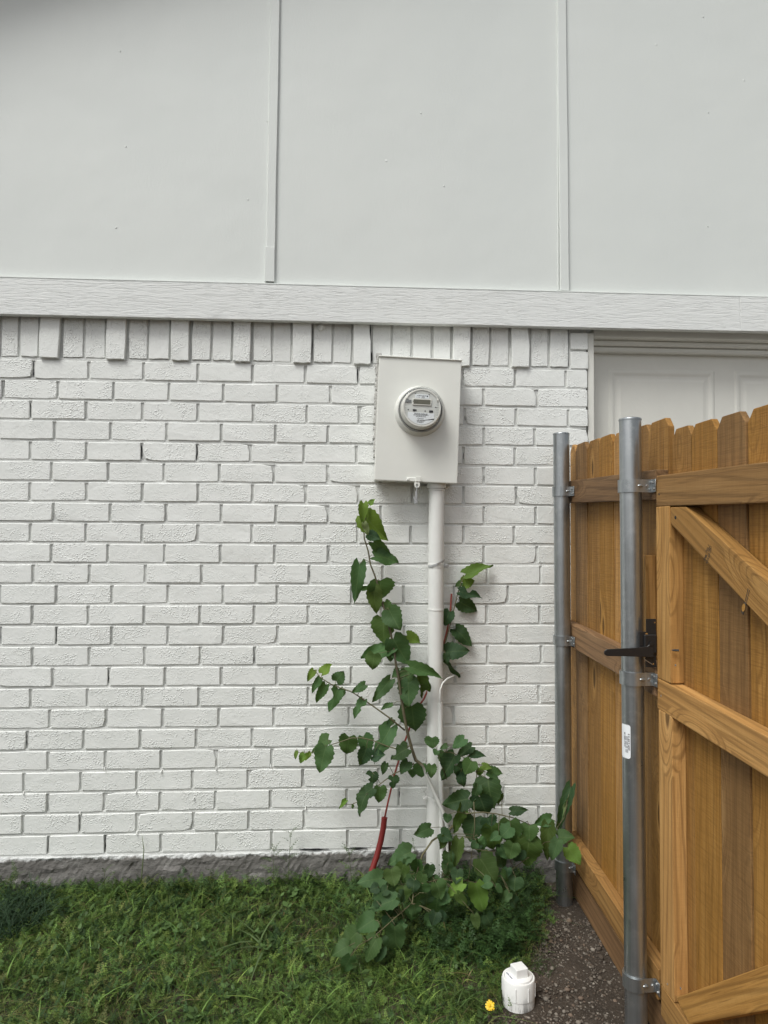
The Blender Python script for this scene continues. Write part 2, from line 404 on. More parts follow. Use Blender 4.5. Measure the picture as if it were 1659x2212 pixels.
def course_joints(k):
    z = ZC0 - CH*k
    xs = [px_x(.5*a, z) for a in PER[k]] if k in PER else [px_x(.4232*a, z) for a in PE3[k]]
    tail = [.063, .273, .484, .692, .905] if k % 2 == 0 else [-.053, .155, .360, .565, .777]
    off = xs[-1] - min(tail, key=lambda q: abs(q-xs[-1])); off *= .6
    for q in tail:
        if q + off > xs[-1] + .12: xs.append(q + off + random.uniform(-.004, .004))
    while xs[0] > -1.52: xs.insert(0, xs[0] - .211 + random.uniform(-.003, .003))
    return xs
def brick_mesh(w, h, depth=.085, jit=.0008, bev=.0019, chip=None):
    # an outline of 16 points, jittered, with a rounded arris and the sides running back
    nx, nz = 5, 2; pts = []
    for i in range(nx): pts.append((-w/2 + w*i/nx, -h/2))
    for i in range(nz): pts.append((w/2, -h/2 + h*i/nz))
    for i in range(nx): pts.append((w/2 - w*i/nx, h/2))
    for i in range(nz): pts.append((-w/2, h/2 - h*i/nz))
    corners = {0, nx, nx+nz, 2*nx+nz}
    P = []
    for i, (x, z) in enumerate(pts):
        j = jit
        dx, dz = random.uniform(-j, j), random.uniform(-j, j)
        if i in corners:
            s = .008 if random.random() < .035 else random.uniform(.0004, .0018); dx -= math.copysign(s, x); dz -= math.copysign(s*.7, z)
        P.append((x+dx, z+dz))
    n = len(P); V = []
    for x, z in P: V.append((x, depth, z))
    for x, z in P: V.append((x, bev*random.uniform(.8, 1.6), z))
    for x, z in P:
        b = bev*random.uniform(.6, 1.3); V.append((x*(1-2*b/w), random.uniform(-.0006, .0006), z*(1-2*b/h)))
    F = [tuple(range(2*n, 3*n))]
    for k in range(2):
        for i in range(n): F.append((k*n+i, k*n+(i+1) % n, (k+1)*n+(i+1) % n, (k+1)*n+i))
    return V, F
def mortar_part():
    bm = bmesh.new()
    add_box(bm, ((-2.7+WEND-.004)/2, .0598, 1.15), (WEND-.004+2.7, .104, 2.09))
    for f in bm.faces: f.material_index = 0
    nf = len(bm.faces)
    for k in range(-1, 24):
        z = ZC0 - CH*k - CH/2
        add_box(bm, ((-2.7+WEND-.006)/2, .0308, z), (WEND-.006+2.7, .054, CH-BH+.003))
    bm.faces.ensure_lookup_table()
    for f in bm.faces[nf:]: f.material_index = 1
    return from_bm('wall_mortar', bm)
wall = link('brick_wall', mortar_part(), [HEADJ, BEDJ], house)
outer = bmesh.new()
JOINTS = {}
for k in range(24):
    z = ZC0 - CH*k; js = course_joints(k); JOINTS[k] = js
    ed = js + [WEND + JT/2]
    for a, b in zip(ed[:-1], ed[1:]):
        w = b-a-JT
        if w < .03: continue
        V, F = brick_mesh(w, BH + random.uniform(-.0012, .0012))
        me = pyd('brick', V, F)
        M = T((a+b)/2, random.uniform(-.0018, .0018), z + random.uniform(-.001, .001)) @ RY(math.radians(random.gauss(0, .25))) @ RX(math.radians(random.gauss(0, .35))) @ RZ(math.radians(random.gauss(0, .25)))
        link('brick', me, BRICK, wall, M)
    x = js[0]
    while x > -2.68:
        V, F = brick_mesh(.2, BH); vs = [outer.verts.new((p[0]+x-.1055, p[1], p[2]+z)) for p in V]
        for f in F: outer.faces.new([vs[i] for i in f])
        x -= .211
oo = link('outer_bricks', from_bm('outer_bricks', outer), BRICK, wall); oo['kind'] = 'stuff'
# soldier course: every third brick stands proud
SX = [-1.324, -1.251, -1.175, -1.091, -1.005, -.922, -.840, -.761, -.675, -.597, -.515, -.435, -.358, -.279, -.202, -.121, -.041, .037, .1135, .194, .274, .356, .433, .513, .591, .671, .753, .831, .914]
SX = [-1.324 - .08*i for i in range(16, 0, -1)] + SX
for i in range(len(SX)-1):
    a, b = SX[i], SX[i+1]; w = b-a-.009
    out = i-16 in (-13, -10, -7, -4, -1, 2, 5, 8, 11, 14, 17, 22, 25)
    V, F = brick_mesh(w, .172 if not out else .176, .11, .0015)
    tilt = random.gauss(0, .35) + (1.2 if out and i-16 < 6 else 0)
    M = T((a+b)/2, -.013 if out else random.uniform(-.002, .003), 2.106 - (.004 if out else 0)) @ RY(math.radians(tilt)) @ RX(math.radians(random.gauss(0, .6)))
    M = M @ RY(math.pi/2) if False else M
    link('soldier_brick', pyd('soldier_brick', V, F), BRICK, wall, M)
for zc, hh in ((2.127, .068), (2.049, .070)):
    V, F = brick_mesh(.074, hh); link('brick', pyd('brick', V, F), BRICK, wall, T(.956, 0, zc))
# open and cracked joints
def crack(x, z, h, w=.004, y=.0070, name='joint_crack'):
    n = 6; V = []
    for i in range(n):
        zz = z - h/2 + h*i/(n-1); ww = w*random.uniform(.25, .6) * (.3 if i in (0, n-1) else 1); off = random.uniform(-.0012, .0012)
        V += [(x+off-ww, y, zz), (x+off+ww, y, zz)]
    V += [(vx, vy+.003, vz) for vx, vy, vz in V]
    F = [(2*i, 2*i+1, 2*i+3, 2*i+2) for i in range(n-1)] + [(2*i, 2*i+2, 2*n+2*i+2, 2*n+2*i) for i in range(n-1)] + [(2*i+1, 2*n+2*i+1, 2*n+2*i+3, 2*i+3) for i in range(n-1)]
    link(name, pyd(name, V, F), VOID, wall)
for k, xd in ((0, 72), (0, 774), (4, 307), (4, 426), (13, 125), (14, 551), (22, 173), (23, 227), (23, 104), (15, 236), (2, 66), (18, 56)):
    j = min(JOINTS[k], key=lambda q: abs(q - px_x(xd, ZC0-CH*k))); crack(j - .003, ZC0 - CH*k, random.uniform(.045, .068) if k != 23 else .075, .0055 if xd in (227, 774, 307, 426) else .0032)
for k, xd in ((10, 668), (8, 707), (9, 708), (12, 60), (6, 1110), (7, 1118), (5, 1000), (4, 988), (0, 1002), (2, 1000), (17, 893), (20, 705), (21, 892), (1, 8)):
    js = JOINTS[k]; j = min(js, key=lambda q: abs(q - px_x(xd, ZC0-CH*k))); crack(j + .002, ZC0 - CH*k + random.uniform(-.01, .015), random.uniform(.02, .05), .0022)
crack(.1095, 2.105, .16, .004, .006); crack(-.1215, 2.10, .14, .003, .006); crack(.912, 2.10, .15, .004, .006); crack(.1105, 2.045, .045, .010, -.003)
# ragged dark gaps under the bottom course
xq = -1.5
while xq < .8:
    L = random.uniform(.03, .12)
    if random.random() < .55:
        n = 7; V = []
        for i in range(n):
            t = i/(n-1); hh = .0035*math.sin(math.pi*t)*random.uniform(.4, 1.3) + .0004
            V += [(xq+L*t, -.0035, .1215+random.uniform(-.001, .001)-hh), (xq+L*t, -.0035, .1215+hh*.6)]
        V += [(a, b+.004, c) for a, b, c in V]
        F = [(2*i, 2*i+2, 2*i+3, 2*i+1) for i in range(n-1)] + [(2*i+1, 2*i+3, 2*n+2*i+3, 2*n+2*i+1) for i in range(n-1)]
        link('joint_crack', pyd('joint_crack', V, F), VOID, wall)
    xq += L + random.uniform(.02, .1)
# weep wicks: little painted rope ends poking out of the head joints
for xd, yd in ((226, 1662), (349, 1667), (467, 1661), (585, 1656), (51, 1714), (294, 1712), (419, 1725), (173, 1757), (296, 1800), (660, 1748), (470, 1832), (588, 1836)):
    p = onY(xd, yd, -.002); a = random.uniform(-.003, .003)
    link('weep_wick', tube_me('weep_wick', [(p.x+a, .008, p.z+.009), (p.x, -.003, p.z+.002), (p.x-a, -.006, p.z-.006)], [.0018, .0022, .0018], 6), PIPEP, wall, smooth=True)
# knob of old mortar on a soldier
bm = bmesh.new(); bmesh.ops.create_icosphere(bm, subdivisions=2, radius=.016)
for v in bm.verts: v.co = Vector((v.co.x*.9, v.co.y*.5, v.co.z)) * random.uniform(.75, 1.2)
pk = onY(694, 706, -.005); link('mortar_lump', from_bm('mortar_lump', bm), BRICK, wall, T(pk.x, -.002, pk.z))
# caulk along the left side of the meter box
bm = bmesh.new()
for i in range(34):
    zz = 2.05 - .40*i/33; add_box(bm, (.128+.011*(zz-1.55)/.4 + random.uniform(-.006, .002), -.006, zz), (.018*random.uniform(.5, 1.2), .03, .016), .003, RY(0))
link('cement_patch', from_bm('cement_patch', bm), CEM, wall)
# foundation
V = []; F = []
nn = 300; zr = [-.25, -.04, -.01, .015, .035, .055, .072, .088, .101, .1125]; nr = len(zr)
fz = np.random.default_rng(5); low_ = fz.normal(0, 1, (nn//6+3, nr))
for i in range(nn+1):
    x = -2.7 + 3.68*i/nn
    V.append((x, .09, -.25))
    for k, z in enumerate(zr):
        t_ = (i % 6)/6; q = low_[i//6, k]*(1-t_) + low_[i//6+1, k]*t_
        yy = -.007 + .0022*q + fz.normal(0, .0011) - (.004 if z < .03 and math.sin(5.5*x+2)+.4*q > .55 else 0)
        V.append((x, min(yy, .0), z + (fz.normal(0, .0022) if 0 < k < nr-1 else (0 if k == 0 else fz.uniform(-.0025, .002)))))
    V.append((x, .09, .1125))
nc = nr+2
for i in range(nn):
    for j in range(nc-1): F.append((nc*i+j, nc*i+nc+j, nc*i+nc+1+j, nc*i+j+1))
F.append(tuple(range(nc))); F.append(tuple(nc*nn+q for q in range(nc-1, -1, -1)))
fo = link('foundation', pyd('foundation', V, F), CONC, house, smooth=False); fo['label'] = 'bare grey concrete footing with paint splashes'
# siding, battens, trim
TY = -.045
ZT0, ZT1 = 2.170, 2.3095
sid = -.022
for nme, x0, x1 in (('siding_panel', -2.7, -.2885), ('siding_panel', -.2875, .8815), ('siding_panel', .8825, 2.6)):
    link(nme, box_me(nme, ((x0+x1)/2, sid+.01, 3.79), (x1-x0, .02, 3.02)), SIDING, house)
def batten(x0, x1, zbot, wd, side):
    n = 14; bm = bmesh.new(); V = []
    zs = [zbot + (5.2-zbot)*i/n for i in range(n+1)]
    for z in zs:
        t = (z-zbot)/(3.452-zbot); xc = x0 + (x1-x0)*t + random.uniform(-.0008, .0008); w = wd/2 + random.uniform(-.0007, .0007)
        V.append([bm.verts.new(q) for q in ((xc-w, sid+.001, z), (xc-w, sid-.009, z), (xc-w+.0025, sid-.0115, z), (xc+w-.0025, sid-.0115, z), (xc+w, sid-.009, z), (xc+w, sid+.001, z))])
    for a, b in zip(V[:-1], V[1:]):
        for j in range(5): bm.faces.new((a[j], a[j+1], b[j+1], b[j]))
    bm.faces.new(V[0][::-1]); bm.faces.new(V[-1]); bmesh.ops.recalc_face_normals(bm, faces=bm.faces)
    return from_bm('batten', bm)
b1 = link('batten', batten(-.287, -.279, 2.326, .036, 0), SIDING, house); b2 = link('batten', batten(.887, .879, 2.322, .037, 0), SIDING, house)
link('batten_patch', box_me('batten_patch', (-.2895, sid-.0065, 2.395), (.0385, .013, .138), .0015), SIDING, b1)
link('caulk_bead', box_me('caulk_bead', (.8625, sid-.002, 3.1), (.006, .006, 1.55), .002), SIDING, b2)
for xd, yd in ((578, 262), (581, 318), (909, 244), (1529, 489), (1519, 36), (959, 402), (536, 431), (272, 317), (260, 111), (251, 492), (1530, 243), (1212, 430)):
    p = onY(xd, yd, sid); bm = bmesh.new(); bmesh.ops.create_icosphere(bm, subdivisions=1, radius=.0045)
    for v in bm.verts: v.co *= random.uniform(.7, 1.15); v.co.y *= .5
    link('nail_bump', from_bm('nail_bump', bm), SIDING, house, T(p.x, sid, p.z))
for x0, x1, dz in ((-2.7, 1.605, 0), (1.6055, 2.9, .0008)):
    t_ = link('trim_board', box_me('trim_board', (0, 0, 0), (x1-x0, .030, ZT1-ZT0), .0012), TRIM, house, T((x0+x1)/2, TY+.015, (ZT0+ZT1)/2+dz))
link('trim_flashing', box_me('trim_flashing', (.0, -.032, 2.314), (5.2, .024, .005), .001), SIDING, house)
# block behind the trim; unseen eave added above, pitched to darken siding's top left
link('wall_framing', box_me('wall_framing', (-.05, .075, 3.75), (5.2, .15, 3.1)), SIDING, house)
RK = T(-1.35, 0, 3.77) @ RY(-math.atan(4/12))
link('unseen_rake_soffit', box_me('unseen_rake_soffit', (1.6, -.13, .015), (5.6, .30, .03), .003), SIDING, house, RK)
link('unseen_rake_board', box_me('unseen_rake_board', (1.6, -.293, .05), (5.6, .025, .16), .003), TRIM, house, RK)
# garage door and its frame
link('door_jamb', box_me('door_jamb', (1.0075, .075, 1.0), (.026, .13, 2.33), .002), DOORP, house)
for yy, z0, z1_, dep in ((.02, 2.150, 2.19, .06), (.052, 2.128, 2.150, .05), (.068, 2.104, 2.127, .04)):
    link('door_head_moulding', box_me('door_head_moulding', (1.85, yy+dep/2, (z0+z1_)/2), (1.66, dep, z1_-z0), .005), DOORP, house)
gd = link('garage_door', box_me('garage_door', (1.85, .125, 1.03), (1.7, .05, 2.15), .002), DOORP, house, smooth=False)
gd['label'] = 'recessed off-white panelled garage door'
def raised(x0, x1, z0, z1_):
    # an embossed panel: raised border ring and raised field
    bm = bmesh.new(); y = .0995; rings = []
    for d_, yy in ((0, y+.001), (.010, y-.004), (.018, y-.004), (.030, y+.0002), (.040, y+.0002), (.054, y-.003)):
        rings.append([bm.verts.new(q) for q in ((x0+d_, yy, z0+d_), (x1-d_, yy, z0+d_), (x1-d_, yy, z1_-d_), (x0+d_, yy, z1_-d_))])
    for a, b in zip(rings[:-1], rings[1:]):
        for j in range(4): bm.faces.new((a[j], a[(j+1) % 4], b[(j+1) % 4], b[j]))
    bm.faces.new(rings[-1]); return from_bm('door_panel', bm)
for r_ in range(4):
    for x0, x1 in ((1.112, 1.575), (1.658, 2.12), (2.2, 2.66)):
        z1_ = 2.042 - .53*r_; link('door_panel', raised(x0, x1, z1_-.42, z1_), DOORP, gd)

# ------------------------------------------------------------------ meter box, meter, seal
TILT = math.radians(1.95)
BXC = Vector((.2885, -.06, 1.7765))
BM_ = T(BXC) @ RY(TILT)
mb = empty('meter_box', (BXC.x, 0, 1.54), 'white painted metal meter box tilted on the brick wall', 'meter box')
bw, bh = .318, .474
def boxpart():
    bm = bmesh.new(); add_box(bm, (0, .004, 0), (bw-.006, .104, bh-.008), .003); return from_bm('enclosure', bm)
link('enclosure', boxpart(), BOXP, mb, BM_)
bm = bmesh.new(); add_box(bm, (0, -.052, 0), (bw, .008, bh), .0035, seg=2)
link('cover', from_bm('cover', bm), BOXP, mb, BM_)
link('rain_lip', box_me('rain_lip', (0, -.004, bh/2+.001), (bw+.006, .116, .006), .002), BOXP, mb, BM_)
CC = Vector((.0045, -.056, .034))                       # collar centre in box space
ang = math.radians(90)
LM = BM_ @ T(CC) @ RX(ang)                               # lathe axis +Z -> world -Y
link('collar', smooth_sharp(lathe_me('collar', [(.097, -.001), (.0955, .006), (.091, .014), (.0875, .021), (.0865, .024), (.0835, .024), (.0835, 0)], 56), 50), BOXP, mb, LM)
# hasp
hp = [(-.043, .0), (.012, .0)]
hM = BM_ @ T(.0, -.058, -bh/2)
bm = bmesh.new(); add_box(bm, (-.012, -.004, .0075), (.052, .006, .016), .0025); add_box(bm, (.008, -.008, .010), (.019, .004, .019), .001)
link('hasp', from_bm('hasp', bm), BOXP, mb, hM)
bm = bmesh.new()                                          # hanging tab with a hole
n = 16; ro, ri = .0105, .0046; outer_, inner_ = [], []
for i in range(n):
    a = 2*math.pi*i/n; x, z = ro*math.cos(a), ro*math.sin(a)
    if z > 0: x = math.copysign(min(abs(x)*1.15+.001, ro), x) if abs(x) > .003 else x; z *= 1.5
    for lst, q in ((outer_, (x, z)), (inner_, (ri*math.cos(a), ri*math.sin(a)))):
        lst.append([bm.verts.new((q[0], yy, q[1])) for yy in (-.001, .001)])
for i in range(n):
    j = (i+1) % n
    bm.faces.new((outer_[i][0], outer_[j][0], inner_[j][0], inner_[i][0])); bm.faces.new((outer_[i][1], inner_[i][1], inner_[j][1], outer_[j][1]))
    bm.faces.new((outer_[i][0], outer_[i][1], outer_[j][1], outer_[j][0])); bm.faces.new((inner_[i][0], inner_[j][0], inner_[j][1], inner_[i][1]))
link('hasp_tab', from_bm('hasp_tab', bm), BOXP, mb, hM @ T(.004, -.006, -.013))
link('rivet', lathe_me('rivet', [(.0055, 0), (.005, .0015), (.002, .0026), (0, .003)], 14), BOXP, mb, hM @ T(-.031, -.007, .0075) @ RX(ang))
# wire seal
sp_ = (hM @ T(.004, -.008, -.016)).translation
seal = empty('wire_seal', sp_, 'small clear wire seal tag dangling from the meter box hasp', 'seal')
link('wire', tube_me('wire', [sp_+Vector((0, .004, .004)), sp_+Vector((-.002, -.001, -.002)), sp_+Vector((-.003, -.001, -.02))], .0009, 6), GALVT, seal)
link('wire', tube_me('wire', [sp_+Vector((.001, .003, .003)), sp_+Vector((.0015, -.001, -.006)), sp_+Vector((-.002, -.001, -.024))], .0008, 6), GALVT, seal)
bm = bmesh.new(); add_box(bm, (-.003, 0, -.036), (.0075, .004, .032), .001); add_box(bm, (-.0045, 0, -.058), (.013, .0025, .02), .002); add_box(bm, (-.0105, 0, -.046), (.006, .0015, .012), .0005, RY(0))
link('seal_tag', from_bm('seal_tag', bm), GALVT, seal, T(sp_))
# meter
mt_base = (BM_ @ T(CC)).translation
meter = empty('electric_meter', mt_base, 'round electric meter with glass cover, small display and printed plate', 'meter')
def mlathe(name, prof, mat, par=meter, n=56): return link(name, smooth_sharp(lathe_me(name, prof, n), 40), mat, par, LM)
mlathe('meter_base', [(0, .012), (.0805, .012), (.0805, .030), (.0785, .033), (0, .033)], DGREY)
mlathe('inner_drum', [(.0765, .033), (.0745, .050), (.0715, .072), (.0705, .0735), (.066, .0735)], RIM)
mlathe('dial_plate', [(0, .0705), (.0662, .0705), (.0662, .0735)], DIAL)
mlathe('cover_band', [(.0812, .022), (.0824, .024), (.0824, .031), (.0812, .033)], ZINC)
gc = mlathe('glass_cover', [(.0808, .026), (.0800, .050), (.0782, .080), (.0765, .088), (.0735, .0905), (.0, .0915)], GLASS)
FM = LM @ T(0, 0, .0708)                                   # dial face: local x right, y up, z to the viewer
S = .0716/555.0                                            # zoom pixel -> metre, centre (850,760)
def fx(x, y): return ((x-850)*S, (760-y)*S)
def face_box(name, x0, y0, x1, y1, h, mat, par, bev=.0, z=0.0):
    a, b = fx(x0, y0), fx(x1, y1)
    # undo the 2 degree tilt of measured corners by centring
    me = box_me(name, ((a[0]+b[0])/2, (a[1]+b[1])/2, z+h/2), (abs(b[0]-a[0]), abs(b[1]-a[1]), h), bev)
    return link(name, me, mat, par, FM)
disp = face_box('display', 572, 500, 1122, 690, .004, RIM, meter, .0008)
face_box('screen', 602, 528, 1092, 660, .0010, LCD, disp, 0, .0035)
link('screen_digits', text_me('screen_digits', 'CLS', .012, T(*fx(655, 594), .0048), 'CENTER'), LCDINK, disp, FM)
face_box('rating_label', 645, 372, 1045, 485, .0008, LABELW, meter)
for s_, x, y, sz in (('MAINSTREAM RF', 880, 412, .0046), ('119E0017', 875, 440, .0030), ('|||||||||||||||||||', 875, 465, .0026), ('AXR-SD', 725, 415, .0028), ('120 V CL200', 725, 458, .0030)):
    link('rating_text', text_me('rating_text', s_, sz, T(*fx(x, y), .0011), bold=.00008), INK, meter, FM)
link('logo_mark', lathe_me('logo_mark', [(0, .0012), (.0027, .0012), (.0027, .0010)], 18), INK, meter, FM @ T(*fx(1000, 420), 0))
# name plate with curved bottom
def plate():
    ys = .0002; P_ = [fx(450, 898), fx(1215, 910), fx(1212, 1090)]
    for i in range(11):
        a = math.radians(-38 - 104*i/10); P_.append((.0622*math.cos(a), .0622*math.sin(a)))
    P_.append(fx(452, 1075))
    n = len(P_); V = [(x, y, .0008) for x, y in P_] + [(x, y, -.0002) for x, y in P_]
    F = [tuple(range(n))[::-1]] + [(i, (i+1) % n, n+(i+1) % n, n+i) for i in range(n)]
    bm = bmesh.new(); me = pyd('name_plate', V, F); bm.from_mesh(me); bmesh.ops.recalc_face_normals(bm, faces=bm.faces); bm.to_mesh(me); bm.free(); return me
npl = link('name_plate', plate(), LABELW, meter, FM)
for s_, x, y, sz, bo in (('FOCUS AXR-SD', 835, 944, .0072, .0002), ('FORM 2S CL200 240V 3W 60Hz TA30 Kh 7.2', 832, 978, .0030, .00012), ('||||| ||| |||| ||||| || ||||| |||', 832, 1012, .0042, .0001), ('199 146 712', 828, 1136, .0058, .0002), ('|||| ||||| || |||||| |||', 820, 1170, .0038, .0001), ('199146712', 820, 1196, .0022, .00008), ('Oncor', 828, 1078, .0088, .0)):
    link('plate_text', text_me('plate_text', s_, sz, T(*fx(x, y), .0012), bold=bo), INK, npl, FM)
link('round_button', lathe_me('round_button', [(0, .0035), (.0068, .0035), (.0072, .002), (.0072, -.001)], 22), DGREY, meter, FM @ T(*fx(420, 578), 0))
face_box('slide_switch', 470, 545, 540, 625, .002, DGREY, meter); face_box('port', 592, 808, 655, 868, .0015, INK, meter); face_box('port', 655, 815, 700, 858, .0014, INK, meter)
for x in (460, 950): link('sensor_hole', lathe_me('sensor_hole', [(0, .0008), (.0025, .0008), (.0025, -.001)], 14), INK, meter, FM @ T(*fx(x, 832 if x == 460 else 848), 0))
face_box('optical_port', 1065, 822, 1178, 886, .002, INK, meter, .0009)
for i in range(7):
    face_box('vent_rib', 330, 690+70*i, 405, 694+70*i, .0012, RIM, meter); face_box('vent_rib', 1268, 575+70*i, 1345, 579+70*i, .0012, RIM, meter)
for i in range(6): face_box('vent_rib', 640+75*i, 285, 644+75*i, 345, .0012, RIM, meter)
for x, y in ((650, 354), (1050, 369), (1253, 722)): face_box('clip_slot', x-20, y-9, x+20, y+9, .001, INK, meter)
for x, y in ((405, 490), (1303, 515), (835, 1290)):
    link('cover_lug', lathe_me('cover_lug', [(0, .006), (.0028, .006), (.0036, .0045), (.0036, 0)], 16), RIM, meter, FM @ T(*fx(x, y), 0))

# ------------------------------------------------------------------ conduit pipe
pt = onY(943, 1046, -.062); pb = onY(937.5, 1885, -.062); pb = pb + (pb-pt)*.08
pipe = empty('conduit_pipe', pb, 'thick white painted pipe running from the meter box down to the ground', 'pipe')
n = 12; PP = [pt.lerp(pb, i/n) for i in range(n+1)]
link('tube', smooth_sharp(tube_me('tube', PP, .0303, 28), 60), PIPEP, pipe)
def ring_at(y, r, h, x=None, name='collar', par=pipe, mat=PIPEP, tilt=0.0):
    f = (y-pt.z)/(pb.z-pt.z); c = pt.lerp(pb, f)
    prof = [(r-.003, -h/2), (r, -h/2+.0007), (r, h/2-.0007), (r-.003, h/2)]
    return link(name, smooth_sharp(lathe_me(name, prof, 28), 50), mat, par, T(c) @ RY(tilt))
ring_at(pt.z-.006, .0365, .022); ring_at(pt.z-.022, .0335, .006, tilt=.03)
for yd in (1318,):
    ring_at(onY(940, yd, -.09).z, .0318, .007, name='cable_tie')
for yd, sgn in ((1222, 1), (1728, -1)):
    zc = onY(940, yd, -.09).z; f = (zc-pt.z)/(pb.z-pt.z); c = pt.lerp(pb, f)
    cl = ring_at(zc, .0322, .016, name='hose_clamp', tilt=.02*sgn)
    bm = bmesh.new(); add_box(bm, (sgn*.037, -.012, 0), (.016, .008, .016), .002); add_tube(bm, [(sgn*.041, -.026, 0), (sgn*.041, .004, 0)], .0055, 8)
    link('clamp_screw', from_bm('clamp_screw', bm), ZINC if sgn > 0 else PIPEP, cl, T(c))
    q = [(math.radians(a), dz) for a, dz in ((200, -.004), (235, -.002), (270, .006), (300, .014), (325, .022))] if sgn > 0 else [(math.radians(a), dz) for a, dz in ((330, .012), (290, .012), (250, .014), (215, .022), (190, .030))]
    Vs = []
    for i, (a, dz) in enumerate(q):
        rr = .0335 + .004*i/4
        for hz in (-.004, .004): Vs.append((c.x+rr*math.cos(a), c.y+rr*math.sin(a), zc+dz+hz))
    for i, (a, dz) in enumerate(q):
        rr = .0342 + .004*i/4
        for hz in (-.004, .004): Vs.append((c.x+rr*math.cos(a), c.y+rr*math.sin(a), zc+dz+hz))
    m = len(q); Fs = [(2*i, 2*i+1, 2*i+3, 2*i+2) for i in range(m-1)] + [(2*m+2*i, 2*m+2*i+2, 2*m+2*i+3, 2*m+2*i+1) for i in range(m-1)]
    link('loose_strap', pyd('loose_strap', Vs, Fs), PIPEP if sgn < 0 else GALVT, cl)
wq = [onY(*q, Y_) for q, Y_ in (((925, 1083), -.03), ((922, 1093), -.04), ((919, 1104), -.045), ((919.5, 1113), -.045))]
link('cable_end', tube_me('cable_end', wq, .0014, 6), PIPEP, pipe, smooth=True)
# thin conduit with ground wire
ct = onY(951, 1518, -.090); cb = onY(955, 1888, -.090); cb = cb + (cb-ct)*.06
thin = empty('ground_wire_conduit', cb, 'thin white conduit beside the thick pipe with a wire bending out', 'conduit')
link('tube', smooth_sharp(tube_me('tube', [ct.lerp(cb, i/6) for i in range(7)], .0085, 14), 60), PIPEP, thin)
wp = [(951, 1530, -.090), (950.5, 1508, -.090), (951, 1490, -.088), (956, 1476, -.080), (966, 1466, -.066), (980, 1460, -.045), (990, 1456, -.03), (997, 1452, -.012)]
link('wire', tube_me('wire', [onY(a, b, c) for a, b, c in wp], .0034, 8), PIPEP, thin, smooth=True)
# red cable with sleeve
def zp(l, f, Y): return [onY(*f(x, y), Y if not isinstance(Y, list) else Y[i]) for i, (x, y) in enumerate(l)]
rodpts = [onY(*z4(1209, 783), -.018), onY(*z4(1200, 930), -.018), onY(*z4(1178, 1050), -.018), onY(*z4(1155, 1140), -.02), onY(*z4(1090, 1370), -.022), onY(*z4(1005, 1560), -.03), onY(*z4(962, 1620), -.03), onY(*z4(905, 1760), -.035), onY(*z4(850, 1915), -.04), onY(*z5(590, 280), -.045), onY(*z5(555, 430), -.05), onY(*z5(535, 525), -.055)]
redc = empty('red_cable', onY(*z5(460, 830), -.09), 'thin red rod rising from a thicker dark red sleeve beside the pipe', 'cable')
link('rod', tube_me('rod', rodpts, .0036, 8), REDR, redc, smooth=True)
sl = [onY(*z5(536, 512), -.055), onY(*z5(530, 570), -.058), onY(*z5(514, 650), -.065), onY(*z5(494, 725), -.075), onY(*z5(462, 820), -.09), onY(*z5(435, 890), -.1)]
bm = bmesh.new(); add_tube(bm, sl, .0112, 14, False)
rr_ = [v for v in bm.verts]
link('sleeve', from_bm('sleeve', bm), RED, redc, smooth=True)
link('sleeve_mouth', tube_me('sleeve_mouth', [sl[0]+Vector((0, 0, .0005)), sl[0]+(sl[1]-sl[0])*.12], .0116, 14), RED, redc)

# ------------------------------------------------------------------ fence
XB, XR = .905, .867                       # inner faces of pickets and of rails
def slope(y): return .04*(y+.15)
def dogear(w, h, t=.016, cut=.028):
    # local: x thickness (0..t), y width, z height from the bottom
    P_ = [(-w/2, 0), (w/2, 0), (w/2, h-cut), (w/2-cut*.8, h), (-w/2+cut*.8, h), (-w/2, h-cut)]
    n = len(P_); V = [(0, y, z) for y, z in P_] + [(t, y, z) for y, z in P_]
    F = [tuple(range(n)), tuple(range(2*n-1, n-1, -1))] + [((i+1) % n, i, n+i, n+(i+1) % n) for i in range(n)]
    bm = bmesh.new(); me = pyd('board', V, F); bm.from_mesh(me); bmesh.ops.recalc_face_normals(bm, faces=bm.faces)
    es = [e for e in bm.edges]; bmesh.ops.bevel(bm, geom=es, offset=.0012, segments=1, affect='EDGES'); bm.to_mesh(me); bm.free(); return me
def lumber(name, p0, p1, w, t, par, mat, x_in, cut0=0.0, cut1=0.0, bev=.003):
    # a 2x4 in the YZ plane: centre line p0->p1 given as (y,z); x_in is the inner face, thickness t towards +X; local Z runs along it
    a = Vector((x_in+t/2, p0[0], p0[1])); b = Vector((x_in+t/2, p1[0], p1[1])); L = (b-a).length
    ez = (b-a).normalized(); ex = Vector((1, 0, 0)); ey = ez.cross(ex)
    M = Matrix(((ex.x, ey.x, ez.x, a.x), (ex.y, ey.y, ez.y, a.y), (ex.z, ey.z, ez.z, a.z), (0, 0, 0, 1)))
    bm = bmesh.new(); add_box(bm, (0, 0, L/2), (t, w, L))
    for v in bm.verts:
        if v.co.z < L/2: v.co.z += cut0*v.co.y
        else: v.co.z += cut1*v.co.y
    bmesh.ops.bevel(bm, geom=list(bm.edges), offset=bev, segments=2, affect='EDGES', profile=.6)
    return link(name, from_bm(name, bm), mat, par, M)
fence = empty('wooden_fence', (XB, -.45, 0), 'stained wooden picket fence panel with dog-eared boards between the wall and gate', 'fence')
edges = [-.030, -.094, -.224, -.355, -.487, -.622, -.759, -.893]
tops = [1.696, 1.690, 1.685, 1.682, 1.676, 1.671, 1.668]
